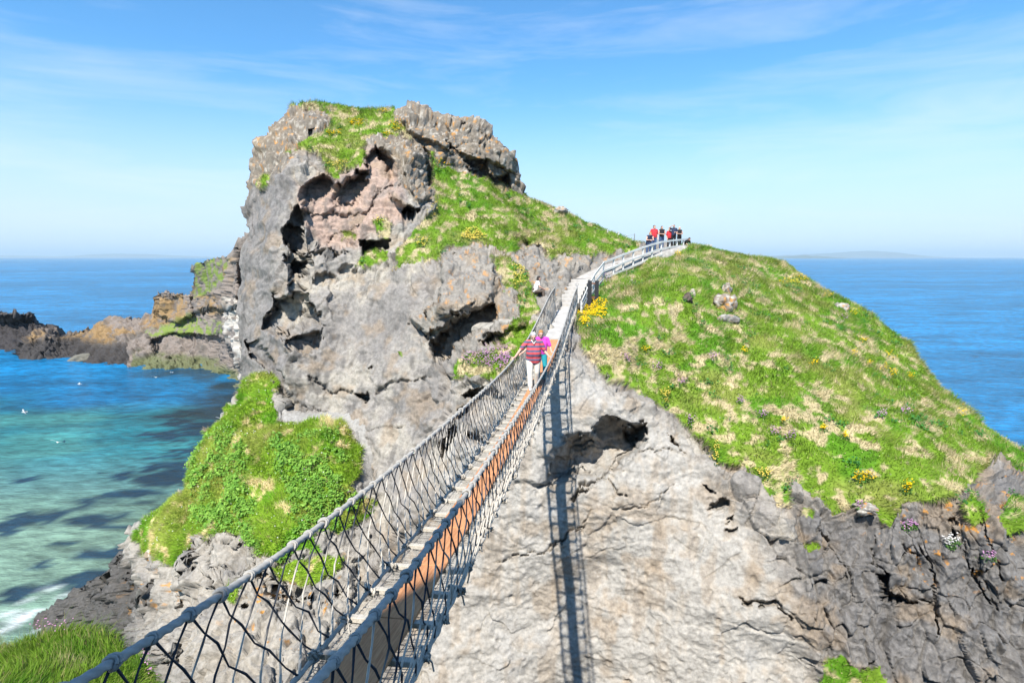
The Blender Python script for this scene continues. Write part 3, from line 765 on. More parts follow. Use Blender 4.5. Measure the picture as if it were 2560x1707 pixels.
# ---- rocky shore of the island far behind the bay
D_TOP = [(-260, 800), (0, 784), (40, 786), (80, 789), (84, 806), (120, 815), (143, 822), (150, 838), (200, 822), (255, 806), (319, 795), (363, 792), (391, 766), (393, 733), (420, 730), (446, 735), (478, 740), (486, 690), (488, 672), (494, 660), (515, 650), (539, 645), (583, 638), (600, 620), (640, 560), (700, 540)]
D_CTRL = [(-260, 800, 168), (0, 784, 168), (80, 790, 168), (143, 824, 166), (255, 806, 160), (363, 792, 156), (393, 735, 152), (478, 740, 148), (488, 672, 144), (583, 640, 128), (700, 540, 110),
          (-260, 892, 150), (13, 892, 148), (180, 892, 147), (271, 908, 138), (383, 920, 132), (558, 932, 126), (596, 944, 118), (640, 1000, 100), (700, 1010, 98),
          (300, 850, 148), (450, 850, 140), (450, 790, 148), (540, 740, 136), (540, 850, 132), (600, 800, 116), (620, 900, 108), (100, 850, 155)]
D_BOT = [(-260, 905), (13, 899), (100, 897), (271, 915), (383, 928), (558, 940), (590, 955), (598, 1010), (700, 1030)]
ud = spaced(-260, 700, 520, D_TOP)
D = Sheet('shore_rocks', ud, D_TOP, 1000, 190, D_CTRL)
vb = np.interp(ud, *np.array(D_BOT, float).T); vtp = np.interp(ud, *np.array(D_TOP, float).T)
D.V = vb[None] + (vtp - vb)[None] * np.linspace(0, 1, 190)[:, None]
q = np.stack([D.U / 34.0, D.V / 34.0, np.zeros_like(D.U)], -1)
D.wu = D.U + 5 * perlin(q); D.wv = D.V + 5 * perlin(q + 40)
D.Y = tps(D_CTRL, D.U, D.V)
D.dent([(-300, 780), (80, 785), (140, 822), (60, 860), (40, 905), (-300, 910)], 10, 10, 10)
D.dent([(388, 726), (480, 736), (486, 790), (440, 812), (392, 790)], -4, 5, 12)
D.dent([(484, 640), (600, 610), (600, 770), (490, 780)], -5, 6, 10)
D.dent([(360, 850), (440, 828), (570, 846), (600, 900), (560, 925), (420, 915)], 4, 6, 30)
D.solid()
D.close([(-2, 1.0)], lambda u: [(3, -0.6), (8, -5), (12, -40)])
D.normals()
gd = D.area([[(367, 838), (420, 812), (450, 798), (478, 785), (500, 795), (560, 805), (562, 835), (480, 838), (420, 845)], [(490, 655), (540, 640), (585, 635), (575, 690), (545, 720), (510, 735), (486, 745)]], 5)
och = D.area([[(30, 855), (112, 812), (145, 835), (255, 800), (360, 788), (392, 728), (480, 735), (490, 700), (560, 660), (600, 640), (560, 780), (360, 830), (270, 865), (100, 872)]], 8)
wht = D.area([[(560, 790), (575, 745), (600, 750), (640, 800), (640, 1000), (595, 1000), (600, 930), (580, 860)]], 6)
rk = rock_relief(D.P / 4.0, 0.4, 0.22, 0.16, 0.08, 0.55, 0, (1.7, 1.7, 0.4), 0.8, ledge=0.10, ledge_h=0.7) * 3.0
D.P = D.P + D.N * (rk * (1 - 0.6 * gd))[..., None]
D.normals()
n1 = fbm(D.P / 9.0 + 90, 4, 0.6); n3 = fbm(D.P / 2.0 + 120, 3, 0.6)
c = np.zeros(D.P.shape) + np.array([0.215, 0.18, 0.155])
c = mixc(c, (0.13, 0.115, 0.10), sst(0, 0.5, n1))
c = mixc(c, (0.30, 0.19, 0.08), och * sst(-0.15, 0.5, n1 + 0.7 * n3) * 0.8)
c = mixc(c, (0.50, 0.46, 0.40), wht * sst(-0.15, 0.2, n3 + 0.4 * n1) * 0.95)
c = mixc(c, (0.055, 0.05, 0.048), sst(SEA + 5.5, SEA + 3.0, D.P[..., 2] + 1.0 * n1) * (D.U < 320))
c = mixc(c, (0.11, 0.13, 0.05), sst(SEA + 2.6, SEA + 1.2, D.P[..., 2] + 1.0 * n1) * (D.U > 330) * 0.8)
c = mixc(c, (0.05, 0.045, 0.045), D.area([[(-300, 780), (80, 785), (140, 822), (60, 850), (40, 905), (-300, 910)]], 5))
c = mixc(c, (0.17, 0.225, 0.05), gd * sst(-0.25, 0.25, n3 + 0.35 - 0.35 * (D.U > 484)))
D.build(c)

# ------------------------------------------------------------------ sea
def grade(lo, hi, step, far):
    c = np.arange(lo, hi + step, step)
    a = lo - np.cumsum(np.geomspace(step * 1.5, far, 24)); b = hi + np.cumsum(np.geomspace(step * 1.5, far, 24))
    return np.concatenate([a[::-1], c, b])
xs, ys = grade(-130, 0, 0.8, 22000), grade(25, 135, 0.8, 22000)
X, Yg = np.meshgrid(xs, ys)
Pw = np.stack([X, Yg, np.full(X.shape, SEA)], -1)
bay = sst(103, 90, Yg + 0.22 * np.clip(X + 60, -40, 60) + 9 * fbm(Pw / 28 + 3, 3)) * sst(10, -12, X)
c = np.zeros(Pw.shape) + np.array([0.003, 0.138, 0.30])
nb = fbm(Pw / np.array([30, 16, 30]) + 6, 4)
shal = mixc(np.zeros(Pw.shape) + np.array([0.014, 0.145, 0.172]), (0.045, 0.195, 0.178), sst(-0.1, 0.5, nb))
shal = mixc(shal, (0.19, 0.27, 0.185), sst(78, 48, Yg) * 0.8)
c = c + (shal - c) * bay[..., None]
kelp = np.zeros(X.shape)
def blob(u, v, ru, rv, rot=0.0):
    global kelp
    w = (SEA) / ((-SP - CP * (v - CV) / F) / (CP - SP * (v - CV) / F))
    ctr = at(u, v, w)
    sx = abs(at(u + ru, v, w)[0] - ctr[0]); b2 = (v - rv - CV) / F
    sy = abs(SEA / ((-SP - CP * b2) / (CP - SP * b2)) - w)
    dx, dy = X - ctr[0], Yg - ctr[1]
    dd = (dx / sx) ** 2 + ((dy - rot * dx) / sy) ** 2
    wob = 1.3 * fbm(Pw / np.array([6.0, 3.2, 5.0]) + u * 0.01, 5, 0.62)
    kelp = np.maximum(kelp, sst(1.12, 0.72, np.sqrt(dd) + wob))
for b in ((130, 1285, 80, 26), (230, 1300, 90, 20), (310, 1190, 30, 12), (375, 1205, 50, 14), (320, 1240, 60, 14), (455, 1185, 28, 14), (10, 1320, 40, 24), (250, 1390, 60, 16), (200, 1450, 70, 24), (20, 1490, 50, 28), (110, 1410, 30, 8), (500, 1120, 45, 40), (540, 1060, 60, 40),
          (440, 1100, 50, 14), (570, 1000, 70, 40), (470, 970, 120, 24), (300, 1380, 30, 22), (160, 1360, 24, 8), (420, 1270, 30, 18), (60, 1200, 20, 6), (510, 1200, 40, 30)):
    blob(*b)
kelp = kelp * np.maximum(bay, 0.6 * sst(-80, -60, X) * sst(115, 100, Yg))
c = mixc(c, (0.006, 0.028, 0.055), kelp * 0.95)
shade = sst(-64, -50, X) * sst(85, 92, Yg) * sst(130, 120, Yg)      # weed plus the far rocks' shade and reflection, painted dark into the water
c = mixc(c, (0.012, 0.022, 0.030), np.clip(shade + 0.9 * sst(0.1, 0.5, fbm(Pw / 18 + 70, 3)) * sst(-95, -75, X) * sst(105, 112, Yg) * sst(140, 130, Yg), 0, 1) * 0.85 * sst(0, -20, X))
shore = at(70, 1575, 37.5)
fo = np.zeros(X.shape)
for (u, v, rr) in ((15, 1600, 3.2), (60, 1572, 2.6), (95, 1552, 1.8), (-60, 1625, 5), (640, 1000, 1.5)):
    w = SEA / ((-SP - CP * (v - CV) / F) / (CP - SP * (v - CV) / F)); p0 = at(u, v, w)
    fo = np.maximum(fo, sst(1.25, 0.5, np.hypot(X - p0[0], Yg - p0[1]) / rr + 0.8 * fbm(Pw / 1.6, 3, 0.6)))
c = mixc(c, (0.75, 0.78, 0.78), fo * 0.9 * sst(-0.15, 0.25, fbm(Pw / 1.1 + 5, 3, 0.65)))
idx = np.arange(X.size).reshape(X.shape)
f = np.stack([idx[:-1, :-1], idx[:-1, 1:], idx[1:, 1:], idx[1:, :-1]], -1).reshape(-1, 4)

m, N, L, Bs = new_mat('sea_water')
a = N.new('ShaderNodeAttribute'); a.attribute_name = 'tint'
tc = N.new('ShaderNodeTexCoord')
geo = N.new('ShaderNodeNewGeometry')
mp = N.new('ShaderNodeMapping'); mp.inputs['Scale'].default_value = (0.42, 1.0, 1.0); mp.inputs['Rotation'].default_value = (0, 0, -0.18)
L.new(tc.outputs['Object'], mp.inputs['Vector'])
wn1 = N.new('ShaderNodeTexNoise'); wn1.inputs['Scale'].default_value = 1.05; wn1.inputs['Detail'].default_value = 7; wn1.inputs['Roughness'].default_value = 0.62
wn2 = N.new('ShaderNodeTexNoise'); wn2.inputs['Scale'].default_value = 0.13; wn2.inputs['Detail'].default_value = 6; wn2.inputs['Roughness'].default_value = 0.6
wn3 = N.new('ShaderNodeTexNoise'); wn3.inputs['Scale'].default_value = 0.012; wn3.inputs['Detail'].default_value = 4
for n_ in (wn1, wn2, wn3):
    L.new(mp.outputs['Vector'], n_.inputs['Vector'])
b1 = N.new('ShaderNodeBump'); b1.inputs['Strength'].default_value = 1.0; b1.inputs['Distance'].default_value = 0.42
b2 = N.new('ShaderNodeBump'); b2.inputs['Strength'].default_value = 0.5; b2.inputs['Distance'].default_value = 1.6
L.new(wn2.outputs['Fac'], b2.inputs['Height']); L.new(wn1.outputs['Fac'], b1.inputs['Height']); L.new(b2.outputs['Normal'], b1.inputs['Normal'])
L.new(b1.outputs['Normal'], Bs.inputs['Normal'])
mr = N.new('ShaderNodeMapRange'); mr.inputs['From Min'].default_value = 0.3; mr.inputs['From Max'].default_value = 0.7
mr.inputs['To Min'].default_value = 0.75; mr.inputs['To Max'].default_value = 1.3
L.new(wn3.outputs['Fac'], mr.inputs['Value'])
mr2 = N.new('ShaderNodeMapRange'); mr2.inputs['From Min'].default_value = 0.3; mr2.inputs['From Max'].default_value = 0.7
mr2.inputs['To Min'].default_value = 0.55; mr2.inputs['To Max'].default_value = 1.5
L.new(wn1.outputs['Fac'], mr2.inputs['Value'])
mm = N.new('ShaderNodeMath'); mm.operation = 'MULTIPLY'
L.new(mr.outputs['Result'], mm.inputs[0]); L.new(mr2.outputs['Result'], mm.inputs[1])
mr4 = N.new('ShaderNodeMapRange'); mr4.inputs['From Min'].default_value = 0.3; mr4.inputs['From Max'].default_value = 0.7
mr4.inputs['To Min'].default_value = 0.62; mr4.inputs['To Max'].default_value = 1.45
L.new(wn2.outputs['Fac'], mr4.inputs['Value'])
mm2 = N.new('ShaderNodeMath'); mm2.operation = 'MULTIPLY'; L.new(mm.outputs['Value'], mm2.inputs[0]); L.new(mr4.outputs['Result'], mm2.inputs[1])
mm = mm2
s1 = N.new('ShaderNodeVectorMath'); s1.operation = 'SCALE'
L.new(a.outputs['Color'], s1.inputs[0]); L.new(mm.outputs['Value'], s1.inputs['Scale'])  # ripple light and dark painted into the water's base colour
L.new(s1.outputs['Vector'], Bs.inputs['Base Color'])
df = N.new('ShaderNodeBsdfDiffuse'); L.new(s1.outputs['Vector'], df.inputs['Color']); L.new(b1.outputs['Normal'], df.inputs['Normal'])
gl = N.new('ShaderNodeBsdfGlossy'); gl.inputs['Roughness'].default_value = 0.13; L.new(b1.outputs['Normal'], gl.inputs['Normal'])
fr = N.new('ShaderNodeFresnel'); fr.inputs['IOR'].default_value = 1.33; L.new(b1.outputs['Normal'], fr.inputs['Normal'])
mn = N.new('ShaderNodeMath'); mn.operation = 'MINIMUM'; mn.inputs[1].default_value = 0.42      # a ruffled sea never mirrors fully
L.new(fr.outputs['Fac'], mn.inputs[0])
ms = N.new('ShaderNodeMixShader'); L.new(mn.outputs['Value'], ms.inputs['Fac']); L.new(df.outputs['BSDF'], ms.inputs[1]); L.new(gl.outputs['BSDF'], ms.inputs[2])
L.new(ms.outputs['Shader'], N['Material Output'].inputs['Surface'])
sea = mesh_np('sea', Pw, f, m, smooth=True, color=c)
tag(sea, kind='structure')

# ---- hills across the water
def far_hill(name, pts, Y, thick, jag, tint):
    u = np.linspace(pts[0][0], pts[-1][0], 160)
    v = np.interp(u, *np.array(pts, float).T)
    tops = at(u, v, Y)
    env = np.clip((tops[:, 2] - SEA) / 60, 0, 1)
    tops[:, 2] += jag * fbm(np.stack([u / 22, u * 0, u * 0], -1), 4, 0.55) * env
    prof = [(-0.5, 0.0), (-0.3, 0.35), (-0.1, 0.8), (0, 1.0), (0.2, 0.8), (0.5, 0.0)]
    rows = []
    for k, (dy, hz) in enumerate(prof):
        q = tops.copy(); q[:, 1] += thick * dy
        q[:, 2] = SEA - 15 + (np.maximum(tops[:, 2], SEA - 14) - SEA + 15) * hz
        if 0 < k < 5 and k != 3:
            q[:, 2] += 0.12 * (tops[:, 2] - SEA) * perlin(np.stack([u / 9, u * 0 + k * 3.3, u * 0], -1))
        rows.append(q)
    P = np.array(rows)
    i = np.arange(P.shape[0] * P.shape[1]).reshape(P.shape[:2])
    ff = np.stack([i[:-1, :-1], i[:-1, 1:], i[1:, 1:], i[1:, :-1]], -1).reshape(-1, 4)
    return tag(mesh_np(name, P, ff, simple_mat(name + '_heath', tint, 0.95, 0.3, 0.003), smooth=True), kind='structure')
far_hill('far_island', [(1800, 645), (1900, 642), (1960, 641), (2010, 639), (2040, 640), (2080, 643), (2150, 647)], 14000, 2500, 14, (0.10, 0.12, 0.08))
far_hill('far_mountains', [(1740, 645), (1840, 633), (1900, 640), (2000, 637), (2060, 634), (2130, 629), (2160, 627), (2200, 628), (2240, 631), (2300, 640), (2360, 644)], 24000, 5000, 25, (0.09, 0.11, 0.09))
far_hill('far_coast', [(-400, 640), (-100, 638), (40, 639), (140, 641), (200, 640), (230, 636), (290, 634), (380, 636), (460, 640), (560, 644)], 26000, 5000, 25, (0.09, 0.11, 0.09))

# ------------------------------------------------------------------ rope bridge
def tube(pts, rad, n=5, twist=0.0, lobes=0.0, cap=True):
    """Vertices and faces of a tube along pts (m,3); rad is a number or (m,)."""
    p = np.asarray(pts, float); m_ = len(p)
    rad = np.broadcast_to(np.asarray(rad, float), (m_,))
    t = np.gradient(p, axis=0); t /= np.linalg.norm(t, axis=1, keepdims=True) + 1e-9
    ref = np.array([0.0, 0, 1.0]) if abs(t[0, 2]) < 0.9 else np.array([1.0, 0, 0])
    a = np.cross(t, ref); a /= np.linalg.norm(a, axis=1, keepdims=True) + 1e-9
    b = np.cross(t, a)
    s_ = np.concatenate([[0], np.cumsum(np.linalg.norm(np.diff(p, axis=0), axis=1))])
    th = np.linspace(0, 2 * math.pi, n, endpoint=False)[None]
    r = rad[:, None] * (1 + lobes * np.cos(3 * (th - twist * s_[:, None])))
    v = p[:, None] + r[..., None] * (np.cos(th)[..., None] * a[:, None] + np.sin(th)[..., None] * b[:, None])
    i = np.arange(m_ * n).reshape(m_, n)
    j = np.roll(i, -1, 1)
    f = np.stack([i[:-1], j[:-1], j[1:], i[1:]], -1).reshape(-1, 4)
    v = v.reshape(-1, 3)
    if cap:
        k = len(v)
        v = np.concatenate([v, p[:1], p[-1:]])
        c0 = np.stack([i[0], np.full(n, k), np.full(n, k), j[0]], -1)[:, [0, 3, 1, 1]]
        c1 = np.stack([i[-1], j[-1], np.full(n, k + 1), np.full(n, k + 1)], -1)
        f = np.concatenate([f, c0, c1])
    return v, f

def join(parts):
    vs, fs, k = [], [], 0
    for v, f in parts:
        vs.append(v); fs.append(np.asarray(f) + k); k += len(v)
    return np.concatenate(vs), np.concatenate(fs)

def tris(f):
    """quads (possibly with a doubled corner) -> triangles"""
    a = f[:, [0, 1, 2]]; b = f[:, [0, 2, 3]]
    t = np.concatenate([a, b])
    ok = (t[:, 0] != t[:, 1]) & (t[:, 1] != t[:, 2]) & (t[:, 0] != t[:, 2])
    return t[ok]

def box(c, h, ax=None, ay=None, az=None, bev=0.0):
    """Box (slightly chamfered if bev) around c with half sizes h along axes ax, ay, az."""
    ax = np.array([1.0, 0, 0]) if ax is None else np.asarray(ax, float)
    ay = np.array([0, 1.0, 0]) if ay is None else np.asarray(ay, float)
    az = np.array([0, 0, 1.0]) if az is None else np.asarray(az, float)
    c = np.asarray(c, float)
    V = []
    if not bev:
        for z in (-1, 1):
            for x, y in ((-1, -1), (1, -1), (1, 1), (-1, 1)):
                V.append(c + x * h[0] * ax + y * h[1] * ay + z * h[2] * az)
        Fq = [(3, 2, 1, 0), (4, 5, 6, 7), (0, 1, 5, 4), (1, 2, 6, 5), (2, 3, 7, 6), (3, 0, 4, 7)]
        return np.array(V), np.array(Fq)
    ring = [(-1, -1), (1, -1), (1, 1), (-1, 1)]
    for z, k in ((-1, 1), (-1, 0), (1, 0), (1, 1)):
        for x, y in ring:
            V.append(c + x * (h[0] - bev * k) * ax + y * (h[1] - bev * k) * ay + z * (h[2] - (0 if k else bev)) * az)
    Fq = [(3, 2, 1, 0), (12, 13, 14, 15)]
    for r in range(3):
        for q in range(4):
            Fq.append((r * 4 + q, r * 4 + (q + 1) % 4, r * 4 + 4 + (q + 1) % 4, r * 4 + 4 + q))
    return np.array(V), np.array(Fq)

def unit(v):
    v = np.asarray(v, float)
    return v / np.linalg.norm(v)

RY = np.array([2.43, 2.78, 3.31, 3.98, 4.91, 6.18, 7.86, 9.62, 12.16, 14.18, 16.54, 19.75, 21.8, 24.7, 28.1])
RZ = np.array([-1.96, -2.03, -2.14, -2.25, -2.38, -2.51, -2.63, -2.76, -2.92, -2.99, -3.0, -2.83, -2.48, -2.02, -1.5])
RX = np.array([-1.46, -1.41, -1.35, -1.27, -1.14, -0.96, -0.67, -0.44, -0.12, 0.18, 0.56, 1.08, 1.50, 2.04, 2.64])
pz, px = np.polyfit(RY, RZ, 5), np.polyfit(RY, RX, 2)
pd = np.polyfit([0.3, 2.2, 4.28, 6.6, 12, 17, 20, 24], [-2.66, -2.98, -3.27, -3.57, -3.97, -4.02, -3.84, -3.33], 4)
def rail_z(y): return np.where(y < 2.4, np.polyval(pz, 2.4) + (2.4 - y) * 0.24, np.polyval(pz, np.maximum(y, 2.4)))
def mid_x(y): return np.polyval(px, y)
def deck_z(y): return np.where(y > 23.6, -3.37 + (y - 23.6) * 0.113, np.polyval(pd, y))
def rail_pt(s, y):
    y = np.asarray(y, float)
    return np.stack([mid_x(y) + s * 0.55, y, rail_z(y)], -1)
def foot_pt(s, y):
    y = np.asarray(y, float)
    return np.stack([mid_x(y) + 0.04 + s * 0.455, y, deck_z(y) + 0.01], -1)
def tang(y):
    return unit([float(mid_x(y + .05) - mid_x(y - .05)), .1, float(deck_z(y + .05) - deck_z(y - .05))])

def rope_mat(name, col, tint_attr=False, bscale=90.0):
    m, N, L, Bs = new_mat(name)
    tc = N.new('ShaderNodeTexCoord')
    nz = N.new('ShaderNodeTexNoise'); nz.inputs['Scale'].default_value = 14; nz.inputs['Detail'].default_value = 6
    L.new(tc.outputs['Object'], nz.inputs['Vector'])
    mr = N.new('ShaderNodeMapRange'); mr.inputs['To Min'].default_value = 0.6; mr.inputs['To Max'].default_value = 1.4
    L.new(nz.outputs['Fac'], mr.inputs['Value'])
    sc_ = N.new('ShaderNodeVectorMath'); sc_.operation = 'SCALE'
    if tint_attr:
        a = N.new('ShaderNodeAttribute'); a.attribute_name = 'tint'; L.new(a.outputs['Color'], sc_.inputs[0])
    else:
        sc_.inputs[0].default_value = col
    L.new(mr.outputs['Result'], sc_.inputs['Scale']); L.new(sc_.outputs['Vector'], Bs.inputs['Base Color'])
    Bs.inputs['Roughness'].default_value = 0.85; Bs.inputs['Specular IOR Level'].default_value = 0.2
    wv = N.new('ShaderNodeTexWave'); wv.inputs['Scale'].default_value = bscale; wv.bands_direction = 'DIAGONAL'
    L.new(tc.outputs['Object'], wv.inputs['Vector'])
    bp = N.new('ShaderNodeBump'); bp.inputs['Strength'].default_value = 0.12; bp.inputs['Distance'].default_value = 0.002
    if not tint_attr:
        L.new(wv.outputs['Fac'], bp.inputs['Height']); L.new(bp.outputs['Normal'], Bs.inputs['Normal'])
    return m
M_RAIL = rope_mat('grey_rope', (0.40, 0.38, 0.345))
M_NET = rope_mat('net_rope', (0, 0, 0), True)
M_LASH = rope_mat('lashing_rope', (0.46, 0.42, 0.36))
M_WIRE = simple_mat('deck_net', (0.36, 0.34, 0.30), 0.8)
def wood_mat(name, col, dark, sc_=6.0):
    m, N, L, Bs = new_mat(name)
    tc = N.new('ShaderNodeTexCoord'); mp = N.new('ShaderNodeMapping'); mp.inputs['Scale'].default_value = (9, 0.7, 9)
    L.new(tc.outputs['Object'], mp.inputs['Vector'])
    nz = N.new('ShaderNodeTexNoise'); nz.inputs['Scale'].default_value = sc_; nz.inputs['Detail'].default_value = 8; nz.inputs['Distortion'].default_value = 1.2
    L.new(mp.outputs['Vector'], nz.inputs['Vector'])
    n2 = N.new('ShaderNodeTexNoise'); n2.inputs['Scale'].default_value = 1.3; n2.inputs['Detail'].default_value = 4
    L.new(tc.outputs['Object'], n2.inputs['Vector'])
    r = N.new('ShaderNodeValToRGB'); r.color_ramp.elements[0].position = 0.32; r.color_ramp.elements[0].color = (*dark, 1)
    r.color_ramp.elements[1].position = 0.66; r.color_ramp.elements[1].color = (*col, 1)
    L.new(nz.outputs['Fac'], r.inputs['Fac'])
    mr = N.new('ShaderNodeMapRange'); mr.inputs['To Min'].default_value = 0.72; mr.inputs['To Max'].default_value = 1.25
    L.new(n2.outputs['Fac'], mr.inputs['Value'])
    s1 = N.new('ShaderNodeVectorMath'); s1.operation = 'SCALE'
    L.new(r.outputs['Color'], s1.inputs[0]); L.new(mr.outputs['Result'], s1.inputs['Scale'])
    L.new(s1.outputs['Vector'], Bs.inputs['Base Color'])
    Bs.inputs['Roughness'].default_value = 0.75; Bs.inputs['Specular IOR Level'].default_value = 0.25
    bp = N.new('ShaderNodeBump'); bp.inputs['Strength'].default_value = 0.35; bp.inputs['Distance'].default_value = 0.006
    L.new(nz.outputs['Fac'], bp.inputs['Height']); L.new(bp.outputs['Normal'], Bs.inputs['Normal'])
    return m
M_PLANK = wood_mat('pine_plank', (0.64, 0.31, 0.145), (0.44, 0.185, 0.08))
M_BATTEN = wood_mat('weathered_batten', (0.60, 0.55, 0.47), (0.40, 0.36, 0.30))

bridge = empty('rope_bridge', (float(mid_x(24)), 24.0, float(deck_z(24))))
tag(bridge, 'long rope bridge with netted sides and orange plank walkway spanning the chasm', 'rope bridge')
BL = np.array(bridge.location)
def bpart(name, v, f, mat, **k):
    return mesh_np(name, np.asarray(v) - BL, f, mat, bridge, **k)

for s in (-1, 1):
    y = np.concatenate([np.arange(-0.6, 10, 0.016), np.arange(10, 28.4, 0.1)])
    v, f = tube(rail_pt(s, y), 0.024, 12, twist=26.0, lobes=0.17)
    bpart('handrail_rope', v, f, M_RAIL, smooth=True)
    y = np.arange(-0.6, 28.0, 0.05)
    p = foot_pt(s, y)
    w = fbm(np.stack([y * 3.1, y * 0 + s * 9, y * 0], -1), 3)
    p[:, 0] += 0.018 * w; p[:, 2] += 0.02 * fbm(np.stack([y * 3.3, y * 0 + 40 + s * 9, y * 0], -1), 3)
    v, f = tube(p, 0.017 + 0.006 * np.abs(np.sin(y * 11 + s)), 8)
    bpart('foot_rope', v, f, M_LASH, smooth=True)

NAVY, CREAM = np.array([0.036, 0.042, 0.055]), np.array([0.56, 0.50, 0.42])
tops = np.arange(-0.3, 28.3, 0.285)
tops = tops + rng.normal(0, 0.018, len(tops))
for s in (-1, 1):
    for i, y0 in enumerate(tops):
        # steep rope: leans towards the near bank
        y1 = y0 - 0.80 + rng.normal(0, 0.05)
        if y1 > -0.6:
            k = np.linspace(0, 1, 9)
            p = rail_pt(s, y0)[None] * (1 - k[:, None]) + foot_pt(s, max(y1, -0.5))[None] * k[:, None]
            p[:, 0] += s * 0.065 * np.sin(k * math.pi) + rng.normal(0, 0.006, 9); p[:, 1] += rng.normal(0, 0.012, 9); p[0] = rail_pt(s, y0)
            r = np.full(9, 0.0062); r[[2, 4, 6]] = 0.0085; r[-1] = 0.013; r[-2] = 0.010; r[0] = 0.010
            v, f = tube(p, r, 5)
            sp = (0.36 + 0.12 * rng.standard_normal()) * (1.0 if y0 < 6 else 0.7)
            kk = np.concatenate([np.repeat(k, 5), [0, 1]])
            w = sst(sp - 0.05, sp + 0.05, kk)[:, None]
            bpart('hanger_rope', v, f, M_NET, color=NAVY * (1 - w) + CREAM * w)  # partly navy rope, partly the handrail's shadow painted into the upper stretch
        # crossing rope: steps down towards the far bank from knot to knot
        y1 = y0 + 0.62
        k = np.linspace(0, 1, 7)
        yy = min(y1, 28.2)
        p = rail_pt(s, y0)[None] * (1 - k[:, None]) + foot_pt(s, yy)[None] * k[:, None]
        p[1::2, 2] -= 0.022; p[2:-1:2, 2] += 0.018; p[1:-1, 1] += rng.normal(0, 0.014, 5); p[1:-1, 0] += s * 0.055 * np.sin(k[1:-1] * math.pi) + rng.normal(0, 0.006, 5)
        r = np.array([0.010, 0.0062, 0.0095, 0.0062, 0.0095, 0.0062, 0.011])
        v, f = tube(p, r, 5)
        pale = rng.random() < (0.10 if y0 < 9 else 0.45)
        bpart('diagonal_rope', v, f, M_NET, color=np.repeat((CREAM * 0.8 if pale else (NAVY * 1.1 if y0 < 6 else np.array([0.10, 0.095, 0.09])))[None], len(v), 0))

# a knot round the handrail at each hanger
kv = []
for o, rr in ((-0.011, 0.031), (0.006, 0.034), (0.02, 0.030)):
    th = np.linspace(0, 2 * math.pi, 13)
    kv.append(tube(np.stack([np.cos(th) * rr, o + 0.01 * np.sin(th * 2), np.sin(th) * rr], -1), 0.010, 6, cap=False))
kv = join(kv)
first = None
for s in (-1, 1):
    for y0 in tops:
        if y0 > 13: continue
        q = rail_pt(s, y0)
        if first is None:
            first = mesh_np('rope_knot', *kv, M_RAIL, bridge, smooth=True); o = first
        else:
            o = link(bpy.data.objects.new('rope_knot', first.data), bridge)
        o.location = q - BL
        o.rotation_euler = (math.atan2(float(rail_z(y0 + .1) - rail_z(y0 - .1)), .2), 0, -math.atan2(float(mid_x(y0 + .1) - mid_x(y0 - .1)), .2))
        o.scale = [1 + rng.normal(0, .12)] * 3

# walkway: battens, planks, wire net, lashings
step = 0.58
by = np.arange(0.22, 23.6, step)
for y0 in by:
    t = tang(y0); side = unit(np.cross(t, [0, 0, 1])); up = np.cross(side, t)
    c0 = np.array([float(mid_x(y0)) + 0.04, y0, float(deck_z(y0)) - 0.012])
    wv, wf = box((0, 0, 0), (0.44, 0.036, 0.026), bev=0.005)
    o = mesh_np('batten', wv, wf, M_BATTEN, bridge)
    o.location = c0 - BL + rng.normal(0, 0.004, 3)
    o.rotation_euler = (math.asin(t[2]), 0, -math.atan2(t[0], t[1]) + rng.normal(0, 0.015))
k = 0
while k < len(by) - 1:
    y0, y1 = by[k] - 0.03, by[min(k + 2, len(by) - 1)] + 0.022 - 0.06
    ym = (y0 + y1) / 2
    a, b = [np.array([float(mid_x(q)) + 0.04, q, float(deck_z(q)) + 0.036]) for q in (y0, y1)]
    t = unit(b - a)
    wv, wf = box((0, 0, 0), (0.198, np.linalg.norm(b - a) / 2 - 0.004, 0.019), bev=0.005)
    o = mesh_np('plank', wv, wf, M_PLANK, bridge)
    o.location = (a + b) / 2 - BL
    o.rotation_euler = (math.asin(t[2]), rng.normal(0, 0.006), -math.atan2(t[0], t[1]))
    k += 2
parts = []
for y0 in np.arange(-0.5, 23.7, 0.05):
    xx = np.linspace(-0.43, 0.43, 7) + mid_x(y0) + 0.04
    p = np.stack([xx, y0 + 0.012 * rng.standard_normal(7), deck_z(y0) - 0.045 - 0.02 * np.cos(np.linspace(-1.5, 1.5, 7)) + 0.006 * rng.standard_normal(7)], -1)
    parts.append(tube(p, 0.0034, 3, cap=False))
for x0 in np.linspace(-0.42, 0.42, 19):
    yy = np.arange(-0.5, 23.7, 0.12)
    p = np.stack([mid_x(yy) + 0.04 + x0 + 0.008 * rng.standard_normal(len(yy)), yy, deck_z(yy) - 0.045 - 0.02 * math.cos(x0 / 0.43 * 1.5)], -1)
    parts.append(tube(p, 0.0034, 3, cap=False))
nv, nf = join(parts)
tag(bpart('deck_netting', nv, nf, M_WIRE), kind='stuff')
lv = []
for q in range(7):
    th = np.linspace(0, 2 * math.pi * 1.2, 14)
    lv.append(tube(np.stack([0.026 * np.cos(th + q) + rng.normal(0, .008, 14), 0.016 * (q - 3) + 0.03 * np.cos(th + q) + rng.normal(0, .008, 14), 0.032 * np.sin(th) + rng.normal(0, .01, 14)], -1), 0.009, 5))
lv.append(tube(np.array([[0, 0, 0], [0.02, -0.05, -0.06], [0.01, -0.07, -0.13]]), 0.008, 5))
lv = join(lv)
first = None
